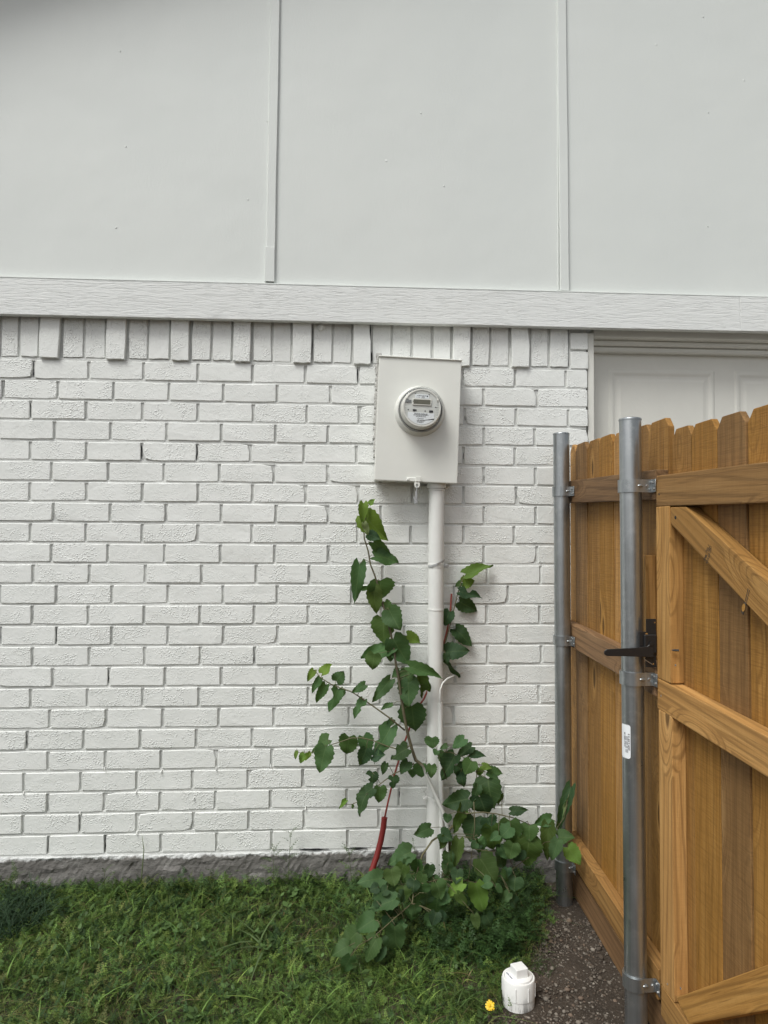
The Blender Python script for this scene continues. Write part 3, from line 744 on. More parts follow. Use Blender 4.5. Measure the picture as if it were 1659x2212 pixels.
for i in range(7):
    y0, y1 = edges[i], edges[i+1]; w = abs(y1-y0)-.0025; yc = (y0+y1)/2
    zb = -.012 + .045*yc
    if i == 0: w += .0
    dx = .0035 if i in (2, 5) else (.0 if i != 6 else -.001)
    link('picket', dogear(w, tops[i]-zb), CEDAR, fence, T(XB+dx, yc, zb) @ RX(math.radians(random.gauss(0, .12))))
def rail_z(z0): return (z0, z0 - .73*.037)
lumber('rail', (-.045, 1.5085), (-.884, 1.4785), .084, .038, fence, PINED, XR)
lumber('rail', (-.045, .9650), (-.876, .9355), .085, .038, fence, PINED, XR)
lumber('rail', (-.075, .163), (-.876, .116), .084, .038, fence, PINE, XR)
lumber('nailer_block', (-.765, .985), (-.765, 1.281), .072, .030, fence, PINE, XB-.031)
lumber('kick_board', (-.10, .035), (-1.0, -.008), .105, .018, fence, PINED, XB-.022)

gate = empty('wooden_gate', (XB, -1.4, 0), 'stained wooden gate with diagonal braces hinged beyond the nearer metal post', 'gate')
ge = [-.900, -1.012, -1.139, -1.262, -1.393, -1.525, -1.657, -1.789, -1.921]
gt = [1.627, 1.624, 1.621, 1.618, 1.613, 1.609, 1.604, 1.600]
for i in range(8):
    y0, y1 = ge[i], ge[i+1]; yc = (y0+y1)/2; zb = -.0 + .03*(yc+.9)
    link('picket', dogear(abs(y1-y0)-.0025, gt[i]-zb), CEDAR, gate, T(XB+(.004 if i == 3 else .0), yc, zb) @ RX(math.radians(random.gauss(0, .12))))
GE = -1.92
lumber('rail', (-.889, 1.4605), (GE, 1.4305), .084, .038, gate, PINE, XR)
lumber('rail', (-.886, .906), (GE, .866), .083, .038, gate, PINE, XR)
lumber('rail', (-.893, .088), (GE, .050), .084, .038, gate, PINE, XR)
lumber('stile', (-.926, .9475), (-.927, 1.4165), .080, .038, gate, PINE, XR)
lumber('stile', (-.931, .130), (-.931, .8635), .080, .038, gate, PINE, XR)
lumber('stile', (GE+.04, .91), (GE+.04, 1.39), .080, .038, gate, PINE, XR)
lumber('stile', (GE+.04, .095), (GE+.04, .825), .080, .038, gate, PINE, XR)
# braces lie between the stiles, set on the pickets with their face a touch behind the rails
def brace(TL, Lp, R1, R2, nm='brace'):
    # outline polygon (y,z) of the brace face, extruded in X
    P_ = [TL] + Lp + [R2, R1]
    n = len(P_); V0 = [Vector((0, y, z)) for y, z in P_]
    d = (Vector((0, *R1)) - Vector((0, *TL))).normalized(); ex = Vector((1, 0, 0)); ey = d.cross(ex)
    o = Vector((XR+.001, *P_[0])); M = Matrix(((ex.x, ey.x, d.x, o.x), (ex.y, ey.y, d.y, o.y), (ex.z, ey.z, d.z, o.z), (0, 0, 0, 1))); Mi = M.inverted()
    V = [Mi @ Vector((XR+.001, *q)) for q in P_] + [Mi @ Vector((XB-.001, *q)) for q in P_]
    F = [tuple(range(n)), tuple(range(2*n-1, n-1, -1))] + [((i+1) % n, i, n+i, n+(i+1) % n) for i in range(n)]
    me = pyd(nm, V, F); bm = bmesh.new(); bm.from_mesh(me); bmesh.ops.recalc_face_normals(bm, faces=bm.faces)
    bmesh.ops.bevel(bm, geom=list(bm.edges), offset=.003, segments=2, affect='EDGES', profile=.6); bm.to_mesh(me); bm.free()
    return link(nm, me, PINE, gate, M)
GY = GE + .082
sl1 = (1.412-1.241)/(1.052-1.400)      # slope of the upper brace's top edge along y
brace((-.971, 1.4125), [(-.971, 1.366)], (-1.84, 1.410+(-1.84+1.052)*.505), (-1.84, 1.366+(-1.84+.971)*.613)) if False else None
br = brace((-1.053, 1.410), [(-.972, 1.4125), (-.972, 1.368)], (-1.835, 1.025), (-1.835, .925))
lb = brace((-.976, .147), [(-1.05, .128)], (-1.835, .830), (-1.835, .722))
# stamps on the brace
def stamp(s, c, d, length, cap, name='grade_stamp', x=XR+.0004, mat=STAMP, bold=.0003):
    ex = Vector((0, d[0], d[1])).normalized(); ez = Vector((-1, 0, 0)); ey = ez.cross(ex)
    M = Matrix(((ex.x, ey.x, ez.x, x), (ex.y, ey.y, ez.y, c[0]), (ex.z, ey.z, ez.z, c[1]), (0, 0, 0, 1)))
    me = text_me(name, s, .01, Matrix.Identity(4), bold=bold); xs = [v.co.x for v in me.vertices]; ys = [v.co.y for v in me.vertices]
    me.transform(Matrix.Diagonal((length/(max(xs)-min(xs)), cap/(max(ys)-min(ys)), 1, 1)))
    return link(name, me, mat, br, M)
zs = lambda x, y: (1468.9+.11459*x, 1134.1+.11459*y)
def yz(x, y): q = onX(*zs(x, y), XR); return (q.y, q.z)
a, b = yz(505, 700), yz(565, 545); dv = (b[0]-a[0], b[1]-a[1])
stamp('SPIB.', yz(478, 612), dv, .019, .0078); stamp('No.1', yz(515, 440), dv, .0205, .0078, bold=.0001); stamp('KD19 HT', yz(528, 640), dv, .027, .0078); stamp('145', yz(556, 472), dv, .0125, .0072)
def flat_poly(P_, name, mat=STAMP, par=br):
    n = len(P_); V = [(XR+.0005, y, z) for y, z in P_] + [(XR+.002, y, z) for y, z in P_]
    bm = bmesh.new(); me = pyd(name, V, [tuple(range(n))] + [((i+1) % n, i, n+i, n+(i+1) % n) for i in range(n)]); bm.from_mesh(me); bmesh.ops.recalc_face_normals(bm, faces=bm.faces); bm.to_mesh(me); bm.free(); link(name, me, mat, par)
import itertools
cA, cB = yz(546, 502), yz(568, 442)
def oval_ring(c0, c1, rad, w, name):
    c0 = Vector(c0); c1 = Vector(c1); d_ = (c1-c0).normalized(); nn_ = Vector((-d_.y, d_.x)); V = []; m = 24
    for rr2 in (rad, rad-w):
        for i in range(m):
            a_ = 2*math.pi*i/m; base = c1 if math.cos(a_) > 0 else c0; q = base + d_*math.cos(a_)*rr2 + nn_*math.sin(a_)*rr2; V.append((XR+.0004, q.x, q.y))
    F = [(i, (i+1) % m, m+(i+1) % m, m+i) for i in range(m)]
    link(name, pyd(name, V, F), STAMP, br)
oval_ring(cA, cB, .0062, .0010, 'grade_stamp')
flat_poly([yz(1148, 1640), yz(1180, 1695), yz(1246, 1490), yz(1210, 1445)], 'mill_stamp')
for o_ in ((1218, 1430, 1275, 1190), (1240, 1460, 1300, 1215)):
    x0, y0, x1, y1 = o_; flat_poly([yz(x0, y0), yz(x0+9, y0+8), yz(x1+9, y1+8), yz(x1, y1)], 'mill_stamp')
q0, q1 = yz(1175, 1620), yz(1215, 1495)
def light_oval():
    c0, c1 = Vector(q0), Vector(q1); d_ = (c1-c0); m = 18; nn_ = Vector((-d_.y, d_.x)).normalized(); c = (c0+c1)/2; V = []
    for i in range(m):
        a_ = 2*math.pi*i/m; q = c + d_*.55*math.cos(a_) + nn_*.0062*math.sin(a_); V.append((XR+.0001, q.x, q.y))
    link('mill_stamp', pyd('mill_stamp', V, [tuple(range(m))]), PINE, br)
light_oval()
# screws in the gate
for y_, z_ in ((-.934, .1), ):
    pass
bm = bmesh.new()
sc0 = onX(1483.5, 1408, XB-.012)
add_tube(bm, [(0, .011, 0), (0, .004, 0), (0, -.006, .0), (0, -.0085, 0)], [.0005, .0022, .0026, .0034], 8)
for i in range(5): add_tube(bm, [(0, .006-.0026*i, 0), (0, .0052-.0026*i, 0)], .0036, 8)
link('screw', from_bm('screw', bm), BLACK, gate, T(XB-.03, -.978, sc0.z) @ RZ(math.radians(65)))
for xd, yd in ((1459, 1437), (1428, 1503), (1424, 1068), (1470, 2135), (1442, 2126)):
    p = onX(xd, yd, XR); link('nail_head', lathe_me('nail_head', [(0, .0006), (.0028, .0004), (.003, -.001)], 10), ZINC if yd > 1100 else BLACK, gate, T(XR-.0002, p.y, p.z) @ RY(-math.pi/2))
p = onX(1458.5, 1118, XR); link('nail_head', lathe_me('nail_head', [(0, .0006), (.0045, .0004), (.005, -.001)], 10), VOID, gate, T(XR+.0006, p.y, p.z) @ RY(-math.pi/2))

# latch
latch = empty('gate_latch', (.85, -.884, .976), 'black metal gate latch with its arm reaching across the nearer post', 'latch')
LY = -.8835
bm = bmesh.new()
add_box(bm, (.852, LY, 1.090), (.028, .003, .036), .0006); add_box(bm, (.843, LY, 1.040), (.048, .003, .066), .0006); add_box(bm, (.851, LY, .992), (.030, .003, .032), .0006)
link('plate', from_bm('plate', bm), BLACK, latch)
bm = bmesh.new(); add_box(bm, (.848, LY-.005, 1.040), (.036, .006, .052), .003); link('housing', from_bm('housing', bm), BLACK, latch)
V = []; A = [(.724, 1.0085), (.7175, 1.0125), (.716, 1.0175), (.7185, 1.0230), (.725, 1.0265), (.80, 1.0300), (.836, 1.0335), (.848, 1.043), (.855, 1.030), (.855, 1.004), (.80, 1.0065)]
for yy in (LY-.0055, LY-.010): V += [(x, yy, z) for x, z in A]
nA = len(A); me = pyd('arm', V, [tuple(range(nA)), tuple(range(2*nA-1, nA-1, -1))] + [((i+1) % nA, i, nA+i, nA+(i+1) % nA) for i in range(nA)])
bm = bmesh.new(); bm.from_mesh(me); bmesh.ops.recalc_face_normals(bm, faces=bm.faces); bmesh.ops.bevel(bm, geom=list(bm.edges), offset=.0008, segments=1, affect='EDGES'); bm.to_mesh(me); bm.free()
link('arm', me, BLACK, latch)
link('pivot_bolt', lathe_me('pivot_bolt', [(0, .003), (.0058, .003), (.0058, 0)], 6), BLACK, latch, T(.8475, LY-.009, 1.041) @ RX(ang))
for x, z in ((.8385, 1.066), (.839, 1.0165), (.862, 1.098), (.857, .985)):
    link('plate_hole', lathe_me('plate_hole', [(0, .0006), (.0038 if x < .85 else .002, .0006), (.0038 if x < .85 else .002, 0)], 12), CEDAR, latch, T(x, LY-.0092 if z == 1.0165 else LY-.0016, z) @ RX(ang))
link('pull_wire', tube_me('pull_wire', [(.828, LY-.006, 1.004), (.832, LY-.006, .997), (.846, LY-.006, .988), (.853, LY-.005, .984)], .0011, 6), ZINC, latch)

# posts
def post(name, x, y, zb, zt, label, brz, lean, sticker=False):
    P0 = Vector((x-lean, y, zb)); o = empty('fence_post', P0, label, 'fence post', 'galvanised fence posts')
    ax = Vector((lean, 0, zt-zb)); M = T(P0) @ RY(math.atan2(lean, zt-zb)); L = ax.length
    me = smooth_sharp(tube_me('tube', [(0, 0, L*i/6) for i in range(7)], .0301, 40), 50); link('tube', me, GALV, o, M)
    link('cap', smooth_sharp(lathe_me('cap', [(.0312, L-.004), (.0316, L-.001), (.030, L+.002), (.022, L+.004), (0, L+.0048)], 32), 50), GALV, o, M)
    for z in brz:
        c = P0 + ax*((z-zb)/(zt-zb)); bm = bmesh.new(); h = .036
        # band: three quarters round, open towards the rail, with a tab and an angle plate against the rail
        th = [math.radians(a_) for a_ in range(65, 296, 11)]
        rings = []
        for a_ in th: rings.append([(r_*math.cos(a_), r_*math.sin(a_), zz) for r_, zz in ((.0306, -h/2), (.0352, -h/2), (.0352, h/2), (.0306, h/2))])
        tabx = XR - .002 - c.x
        for dx in (.004, .5, 1.0):
            xx = .0322*math.cos(th[-1]) + (tabx-.0322*math.cos(th[-1]))*dx
            rings.append([(xx, q_, zz) for q_, zz in ((-.0280, -h/2), (-.0305, -h/2), (-.0305, h/2), (-.0280, h/2))])
        vs = [[bm.verts.new(q) for q in rg] for rg in rings]
        for a_, b_ in zip(vs[:-1], vs[1:]):
            for k in range(4): bm.faces.new((a_[k], a_[(k+1) % 4], b_[(k+1) % 4], b_[k]))
        bm.faces.new(vs[0]); bm.faces.new(vs[-1][::-1])
        add_box(bm, (tabx-.001, -.0405, 0), (.002, .026, h), .0003)
        bmesh.ops.recalc_face_normals(bm, faces=bm.faces)
        br_ = link('bracket', smooth_sharp(from_bm('bracket', bm), 40), GALV, o, T(c))
        bm = bmesh.new(); bmesh.ops.create_uvsphere(bm, u_segments=12, v_segments=8, radius=1); bmesh.ops.transform(bm, matrix=T(.013, -.0322, 0) @ Matrix.Diagonal((.009, .0045, .0042, 1)), verts=bm.verts)
        link('embossed_rib', from_bm('embossed_rib', bm), GALV, br_, T(c), smooth=True)
        link('bracket_screw', lathe_me('bracket_screw', [(0, .004), (.0035, .004), (.004, .002), (.004, 0)], 8), ZINC, br_, T(c + Vector((min(.034, tabx-.006), -.030, 0))) @ RX(ang))
        for dz in (-.009, .009):
            link('bracket_screw', lathe_me('bracket_screw', [(0, .004), (.003, .004), (.0036, .002), (.0036, 0)], 6), ZINC, br_, T(c + Vector((tabx-.002, -.043+dz*.4, dz))) @ RY(-math.pi/2))
    if sticker:
        zc0 = onY(1351, 1562, y).z; zc1 = onY(1351, 1634, y).z; V = []; n_ = 8
        cc = P0 + ax*(((zc0+zc1)/2-zb)/(zt-zb))
        for i in range(n_+1):
            a_ = math.radians(172 + 62*i/n_)
            for zz, e_ in ((zc1, 1), (zc0, -1)): V.append((cc.x+.0309*math.cos(a_), cc.y+.0309*math.sin(a_), zz - (.004*e_ if i in (0, n_) else 0)*-1))
        st = link('sticker', pyd('sticker', V, [(2*i, 2*i+1, 2*i+3, 2*i+2) for i in range(n_)]), LABELW, o, smooth=True)
        for ln, (a0, s_, sz, z_) in enumerate(((226, 'SS20 2-3/8 X 8', .0075, .5), (213, '|||| ||| |||| |||||', .009, .42), (203, 'GALV PIPE 08', .0068, .55))):
            a_ = math.radians(a0); nrm = Vector((math.cos(a_), math.sin(a_), 0)); ex = Vector((0, 0, 1)); ey = nrm.cross(ex)
            pc = Vector((cc.x, cc.y, zc1 + (zc0-zc1)*z_)) + nrm*.0317
            Mx = Matrix(((ex.x, ey.x, nrm.x, pc.x), (ex.y, ey.y, nrm.y, pc.y), (ex.z, ey.z, nrm.z, pc.z), (0, 0, 0, 1)))
            link('sticker_text', text_me('sticker_text', s_, sz, Matrix.Identity(4), bold=.0002), plain('faded_ink', (.25, .25, .26), .7), st, Mx)
    return o
post('fence_post', .833, -.15, -.14, 1.726, 'galvanised steel fence post standing against the brick wall', (1.505, .944, .112), -.006)
post('fence_post', .815, -.84, -.16, 1.667, 'galvanised steel fence post with a paper sticker beside the gate', (1.476, .940, .112), -.006, True)

# ------------------------------------------------------------------ cleanout
cz = -.055; clo = empty('cleanout_pipe', (.533, -.676, cz), 'white plastic cleanout pipe with a square plug by the gravel', 'pipe')
CMx = T(.533, -.676, cz-.03); H = .115
t = NT('soiled_pvc'); v = t.coord((60, 60, 14)); dn = t.noise(v, 1.0, 4, .7)
sx = t.n('SeparateXYZ'); t.l(t.coord(), sx.inputs[0])
low = t.rampf(sx.outputs[2], [(.03, 1), (.085, 0)])
c = t.mix(t.math('MULTIPLY', t.rampf(dn, [(.50, 0), (.62, .9)]), low), (.80, .80, .775), (.06, .055, .05)); t.color(c); t.set(Roughness=.38); SPVC = t.m
link('body', smooth_sharp(lathe_me('body', [(.0470, -.03), (.0470, H-.052), (.0482, H-.051), (.0482, H-.004), (.0465, H), (.0415, H), (.0410, H-.004), (0, H-.004)], 48), 40), SPVC, clo, CMx)
for i in range(8):
    a_ = math.radians(-68 + 45*i); link('rib', box_me('rib', (.0487, 0, H-.030), (.0026, .0026, .040), .0008), WHITEPVC, clo, CMx @ RZ(a_))
plug = link('plug', smooth_sharp(lathe_me('plug', [(0, H+.0055), (.0375, H+.0055), (.0398, H+.004), (.0405, H+.0015), (.0405, H-.004)], 48), 40), WHITEPVC, clo, CMx)
bm = bmesh.new(); add_box(bm, (0, 0, H+.0175), (.039, .039, .026), .0025, seg=2); bmesh.ops.transform(bm, matrix=T(.0015, -.002, 0) @ RZ(math.radians(16)), verts=bm.verts)
link('square_head', from_bm('square_head', bm), WHITEPVC, plug, CMx)
link('plug_print', text_me('plug_print', 'ASTM D2665', .006, T(-.029, -.006, H+.0058) @ RZ(math.radians(-72)), bold=.0003), plain('blue_ink', (.08, .09, .16), .6), plug, CMx)

# ------------------------------------------------------------------ saplings
def leaf_mesh(seed, lobes=0):
    rg = random.Random(seed); rows = 13; V = []; UV = []; F = []
    fold = rg.uniform(.06, .42); droop = rg.uniform(.0, .36); wav = rg.uniform(.02, .10); ph = rg.uniform(0, 6)
    def width(t):
        w = (math.sin(math.pi*min(1, (t*.96+.04))**.62))**.85 * .5
        return w
    holes = [(rg.uniform(.25, .75), rg.choice((-1, 1)), rg.uniform(.25, .6)) for _ in range(lobes)]
    for i in range(rows+1):
        t = i/rows
        for j in range(-2, 3):
            s = abs(j)/2; w = width(t)
            if s == 1: w *= 1 + (.075 if i % 2 else -.055)*(1 if 0 < i < rows else 0)
            for ht, sg, dp in holes:
                if sg == (1 if j > 0 else -1) and s > 0: w *= 1 - dp*math.exp(-((t-ht)/.09)**2)
            x = math.copysign(w*s, j) if j else 0.0
            if i == 0: x *= 1.0
            y = t - (1-t)**2.2*.16*s + (.0 if i < rows else 0)
            z = fold*abs(x) - droop*t*t + wav*math.sin(ph+9*t)*s + .05*math.sin(ph+5*t+j)
            V.append((x, y, z)); UV.append((x+.5, t))
    for i in range(rows):
        for j in range(4):
            a = i*5+j; F.append((a, a+1, a+6, a+5))
    me = pyd('leaf', V, F); ul = me.uv_layers.new(name='uv')
    for p in me.polygons:
        for li, vi in zip(p.loop_indices, p.vertices): ul.data[li].uv = UV[vi]
    me.materials.append(LEAF); me.polygons.foreach_set('use_smooth', [True]*len(me.polygons)); return me
LEAVES = [leaf_mesh(s, 0) for s in range(18)]; LOBED = [leaf_mesh(50+s, 3) for s in range(9)]
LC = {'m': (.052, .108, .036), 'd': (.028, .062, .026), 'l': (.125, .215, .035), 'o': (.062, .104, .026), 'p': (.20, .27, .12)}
def near(stems, p):
    best = None
    for pts in stems:
        for a, b in zip(pts[:-1], pts[1:]):
            d_ = b-a; t_ = max(0, min(1, (p-a).dot(d_)/max(d_.length_squared, 1e-9))); q = a+d_*t_; L = (q-p).length
            if best is None or L < best[0]: best = (L, q)
    return best
def sapling(label, stems, leaves, seed=1):
    # stems: list of (points, r0, r1); leaves: list of (base, tip, width, colour, lobed)
    rg = random.Random(seed); base = stems[0][0][0]
    o = empty('mulberry_sapling', base, label, 'sapling', 'mulberry saplings growing at the wall')
    for i, (pts, r0_, r1_) in enumerate(stems):
        n_ = len(pts); rad = [r0_ + (r1_-r0_)*k/(n_-1) for k in range(n_)]
        link('trunk' if i == 0 else 'branch', tube_me('stem', pts, rad, 7), BARK if i == 0 and seed == 3 else BARK2, o, smooth=True)
    allst = [s[0] for s in stems]
    for B, Tp, w, colr, lob in leaves:
        ey = Tp-B; L = ey.length*1.03; ey.normalize()
        view = (CAM-B).normalized()
        n0 = (view*1.0 + Vector((rg.gauss(0, .28), rg.gauss(0, .1), .45+rg.gauss(0, .25)))).normalized()
        ex = ey.cross(n0).normalized(); ez = ex.cross(ey)
        M = Matrix(((ex.x*w, ey.x*L, ez.x*L, B.x), (ex.y*w, ey.y*L, ez.y*L, B.y), (ex.z*w, ey.z*L, ez.z*L, B.z), (0, 0, 0, 1)))
        lf = link('leaf', rg.choice(LOBED if lob else LEAVES), None, o, M)
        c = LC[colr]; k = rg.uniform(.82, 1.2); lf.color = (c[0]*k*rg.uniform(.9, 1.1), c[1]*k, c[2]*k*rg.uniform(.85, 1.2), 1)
        d_, q = near(allst, B)
        if .004 < d_ < .16:
            mid = (q+B)/2 + Vector((0, 0, .012*rg.uniform(0, 1))); link('petiole', tube_me('petiole', [q, mid, B], [.0013, .0011, .0009], 5), BARK2, o, smooth=True)
    return o
def depth_for(xd, yd):
    # the higher leaves hang near the wall, the sprawling ones come forward
    t_ = max(0.0, min(1.0, (yd-1560)/560.0)); return -.125 - .50*t_**1.5
def LV(f, l, back=0.0, seed=3):
    rg = random.Random(seed); out = []
    for it in l:
        x0, y0, x1, y1, w = it[:5]; c = it[5] if len(it) > 5 else 'm'; lob = len(it) > 6
        a = f(x0, y0); b = f(x1, y1); k = math.hypot(b[0]-a[0], b[1]-a[1]); sc_ = (f(1, 0)[0]-f(0, 0)[0])
        Y = depth_for(*a) + back + rg.uniform(-.035, .035)
        B = onY(*a, Y); Lw = (onY(*b, Y)-B).length; Tp = onY(*b, Y + Lw*rg.uniform(-.45, .12))
        wd = w*sc_*(Y+2.8)/FPX*1.2
        for P_ in (B, Tp):
            g = float(gz(P_.x, P_.y)) + .03
            if P_.z < g: P_.z = g
        out.append((B, Tp, wd, c, lob))
    return out
def ST(f, l, Y=None, back=0.0):
    return [onY(*f(x, y), (Y if Y is not None else depth_for(*f(x, y))+back)) for x, y in l]
A4 = [(560, 118, 552, 258, 62, 'l'), (606, 122, 640, 82, 36, 'l'), (578, 212, 707, 378, 150, 'l'), (566, 262, 597, 348, 42, 'p'), (598, 345, 682, 380, 70, 'd'), (634, 405, 772, 518, 78, 'm'), (642, 505, 815, 530, 118, 'm'),
 (532, 562, 495, 822, 92, 'm'), (684, 688, 690, 822, 190, 'm'), (632, 742, 660, 930, 98, 'o'), (545, 752, 632, 738, 34, 'm'), (716, 845, 762, 915, 66, 'm'), (752, 905, 820, 1045, 138, 'm'), (705, 965, 712, 1150, 148, 'o'), (880, 1092, 985, 1140, 76, 'l'),
 (772, 1178, 534, 1226, 104, 'm'), (640, 1228, 618, 1345, 105, 'o'), (778, 1115, 890, 1300, 148, 'm'), (760, 1200, 758, 1282, 72, 'd'), (902, 1328, 1136, 1382, 80, 'm'), (826, 1352, 770, 1398, 60, 'm'), (884, 1352, 858, 1510, 98, 'm'),
 (893, 1415, 890, 1612, 142, 'm'), (756, 1418, 625, 1582, 78, 'm'), (985, 1382, 995, 1552, 78, 'o', 1), (1022, 1448, 1050, 1512, 50, 'o'), (915, 1612, 938, 1808, 172, 'm'),
 (194, 1348, 146, 1422, 48, 'l'), (258, 1372, 330, 1302, 70, 'l'), (360, 1428, 410, 1358, 86, 'm'), (240, 1408, 176, 1502, 52, 'm'), (282, 1455, 206, 1582, 66, 'm'), (372, 1485, 310, 1648, 84, 'm', 1), (412, 1490, 386, 1556, 44, 'm'), (572, 1455, 475, 1512, 58, 'm'),
 (560, 1572, 488, 1692, 72, 'm', 1), (770, 1602, 688, 1625, 42, 'm'), (776, 1714, 732, 1766, 44, 'm'), (758, 1765, 628, 2000, 118, 'm', 1), (560, 1835, 608, 1962, 108, 'm'), (455, 1835, 430, 1982, 124, 'm'), (298, 1855, 165, 1942, 92, 'm'), (68, 1945, 55, 2002, 26, 'l'), (124, 1962, 92, 2030, 50, 'l'), (164, 1955, 130, 2015, 30, 'l')]
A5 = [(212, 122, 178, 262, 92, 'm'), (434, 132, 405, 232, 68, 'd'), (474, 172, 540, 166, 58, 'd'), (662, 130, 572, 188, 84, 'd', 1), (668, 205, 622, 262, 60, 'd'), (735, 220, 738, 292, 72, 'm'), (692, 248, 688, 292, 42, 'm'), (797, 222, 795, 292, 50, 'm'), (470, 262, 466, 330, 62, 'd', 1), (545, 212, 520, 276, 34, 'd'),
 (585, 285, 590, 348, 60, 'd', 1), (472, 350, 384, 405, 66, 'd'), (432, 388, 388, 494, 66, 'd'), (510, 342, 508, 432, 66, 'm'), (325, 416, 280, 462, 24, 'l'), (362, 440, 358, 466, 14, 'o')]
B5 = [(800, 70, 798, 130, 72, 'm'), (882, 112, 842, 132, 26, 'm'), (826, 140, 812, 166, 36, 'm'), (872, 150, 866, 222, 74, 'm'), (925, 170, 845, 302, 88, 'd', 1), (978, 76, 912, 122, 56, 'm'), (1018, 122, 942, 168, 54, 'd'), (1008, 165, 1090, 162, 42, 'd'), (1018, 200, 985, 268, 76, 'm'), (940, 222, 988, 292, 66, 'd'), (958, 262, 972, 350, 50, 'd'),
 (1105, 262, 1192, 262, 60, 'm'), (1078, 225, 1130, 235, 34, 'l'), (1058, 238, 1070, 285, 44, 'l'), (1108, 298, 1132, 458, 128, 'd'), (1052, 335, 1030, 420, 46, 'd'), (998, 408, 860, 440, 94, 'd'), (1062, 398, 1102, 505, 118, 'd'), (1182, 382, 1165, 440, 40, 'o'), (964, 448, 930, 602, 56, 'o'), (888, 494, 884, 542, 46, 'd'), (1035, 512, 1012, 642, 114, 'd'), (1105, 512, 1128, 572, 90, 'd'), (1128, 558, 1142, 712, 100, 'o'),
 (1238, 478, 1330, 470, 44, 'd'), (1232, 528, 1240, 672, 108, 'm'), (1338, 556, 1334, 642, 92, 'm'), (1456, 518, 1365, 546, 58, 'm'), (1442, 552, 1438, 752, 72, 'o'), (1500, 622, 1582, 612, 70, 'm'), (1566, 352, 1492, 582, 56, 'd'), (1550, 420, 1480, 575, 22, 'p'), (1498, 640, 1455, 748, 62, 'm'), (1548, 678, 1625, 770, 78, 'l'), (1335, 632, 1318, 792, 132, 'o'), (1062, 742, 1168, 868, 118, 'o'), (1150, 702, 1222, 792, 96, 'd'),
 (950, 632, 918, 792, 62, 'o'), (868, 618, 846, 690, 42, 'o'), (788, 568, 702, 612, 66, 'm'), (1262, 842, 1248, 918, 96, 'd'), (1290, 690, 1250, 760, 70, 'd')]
C5 = [(682, 702, 552, 764, 92, 'm'), (722, 742, 706, 832, 78, 'm'), (524, 846, 398, 862, 78, 'm'), (572, 798, 592, 892, 82, 'o'), (602, 882, 478, 954, 96, 'm'), (642, 892, 652, 972, 74, 'o'), (746, 878, 744, 942, 80, 'm'), (800, 830, 798, 886, 72, 'm'), (822, 872, 856, 962, 92, 'm'), (596, 966, 446, 1004, 86, 'm'), (716, 938, 714, 1004, 60, 'm'), (692, 1006, 678, 1088, 68, 'm'), (830, 955, 812, 1072, 92, 'm'), (970, 876, 876, 942, 62, 'l'), (1040, 872, 1080, 1028, 92, 'l'), (1034, 1048, 1052, 1132, 46, 'o'), (935, 935, 1002, 1005, 42, 'o'),
 (478, 1078, 380, 1130, 96, 'm'), (565, 1068, 536, 1130, 64, 'd'), (648, 1100, 555, 1135, 50, 'm'), (595, 1110, 592, 1302, 100, 'm'), (385, 1148, 305, 1225, 98, 'm'), (338, 1222, 240, 1275, 76, 'm'), (348, 1278, 308, 1388, 66, 'm'), (490, 1180, 425, 1312, 84, 'm', 1), (525, 1228, 478, 1312, 64, 'd'), (1098, 1052, 1132, 1118, 66, 'd'), (640, 770, 620, 860, 70, 'o'), (700, 860, 690, 930, 70, 'd'), (770, 930, 780, 1010, 80, 'd'), (560, 1010, 560, 1080, 70, 'd'), (890, 760, 870, 830, 60, 'm'), (940, 800, 930, 880, 60, 'd'), (880, 870, 850, 930, 60, 'd'), (520, 1180, 540, 1240, 60, 'd')]
R4 = [(1316, 640, 1508, 556, 82, 'l'), (1292, 700, 1382, 685, 84, 'l'), (1282, 702, 1236, 728, 42, 'm'), (1272, 772, 1432, 806, 72, 'd', 1), (1268, 842, 1402, 912, 100, 'd'), (1238, 1042, 1358, 1158, 98, 'd'), (1162, 1215, 1335, 1198, 116, 'd'), (1195, 915, 1150, 1015, 88, 'd'), (1165, 1228, 1182, 1302, 46, 'd'), (1146, 1280, 1288, 1386, 40, 'd')]
mainstem = [onY(*z5(888, 830), -.13), onY(*z5(888, 700), -.13), onY(*z5(886, 600), -.135), onY(*z5(880, 545), -.14), onY(*z5(862, 490), -.14), onY(*z5(836, 430), -.135), onY(*z5(800, 350), -.13), onY(*z5(772, 290), -.13), onY(*z5(750, 225), -.13)] + ST(z4, [(945, 2010), (920, 1940), (890, 1830), (870, 1740), (850, 1620), (830, 1500), (818, 1400), (800, 1310), (780, 1160), (757, 1060), (725, 930), (690, 825), (672, 740), (640, 640), (612, 570), (595, 470), (567, 380), (560, 300), (575, 230), (578, 160), (605, 122)], -.125)
st_left = ST(z4, [(865, 1790), (740, 1690), (600, 1590), (480, 1510), (330, 1455), (240, 1400), (205, 1352)], -.14)
st_low = ST(z4, [(905, 1900), (860, 1940), (740, 1910), (630, 1865), (540, 1845), (470, 1848), (350, 1888), (290, 1910), (180, 1955), (70, 1955)], -.15)
st_mid = ST(z5, [(700, 212), (660, 240), (590, 268), (500, 335), (440, 400), (360, 438), (305, 440)], -.16)
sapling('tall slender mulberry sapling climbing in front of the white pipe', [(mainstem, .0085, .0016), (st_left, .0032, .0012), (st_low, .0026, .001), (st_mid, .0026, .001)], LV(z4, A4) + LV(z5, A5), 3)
stR = ST(z4, [(1120, 1320), (1160, 1150), (1190, 1050), (1220, 930), (1250, 800), (1280, 700), (1312, 640)], -.04)
sapling('short dark leaved mulberry shoot emerging right of the pipe', [(stR, .003, .0012)], [(a_+Vector((0, .0, 0)), b_, w_, c_, l_) for a_, b_, w_, c_, l_ in LV(z4, R4, .075, 5)], 5)
rgf = random.Random(77)
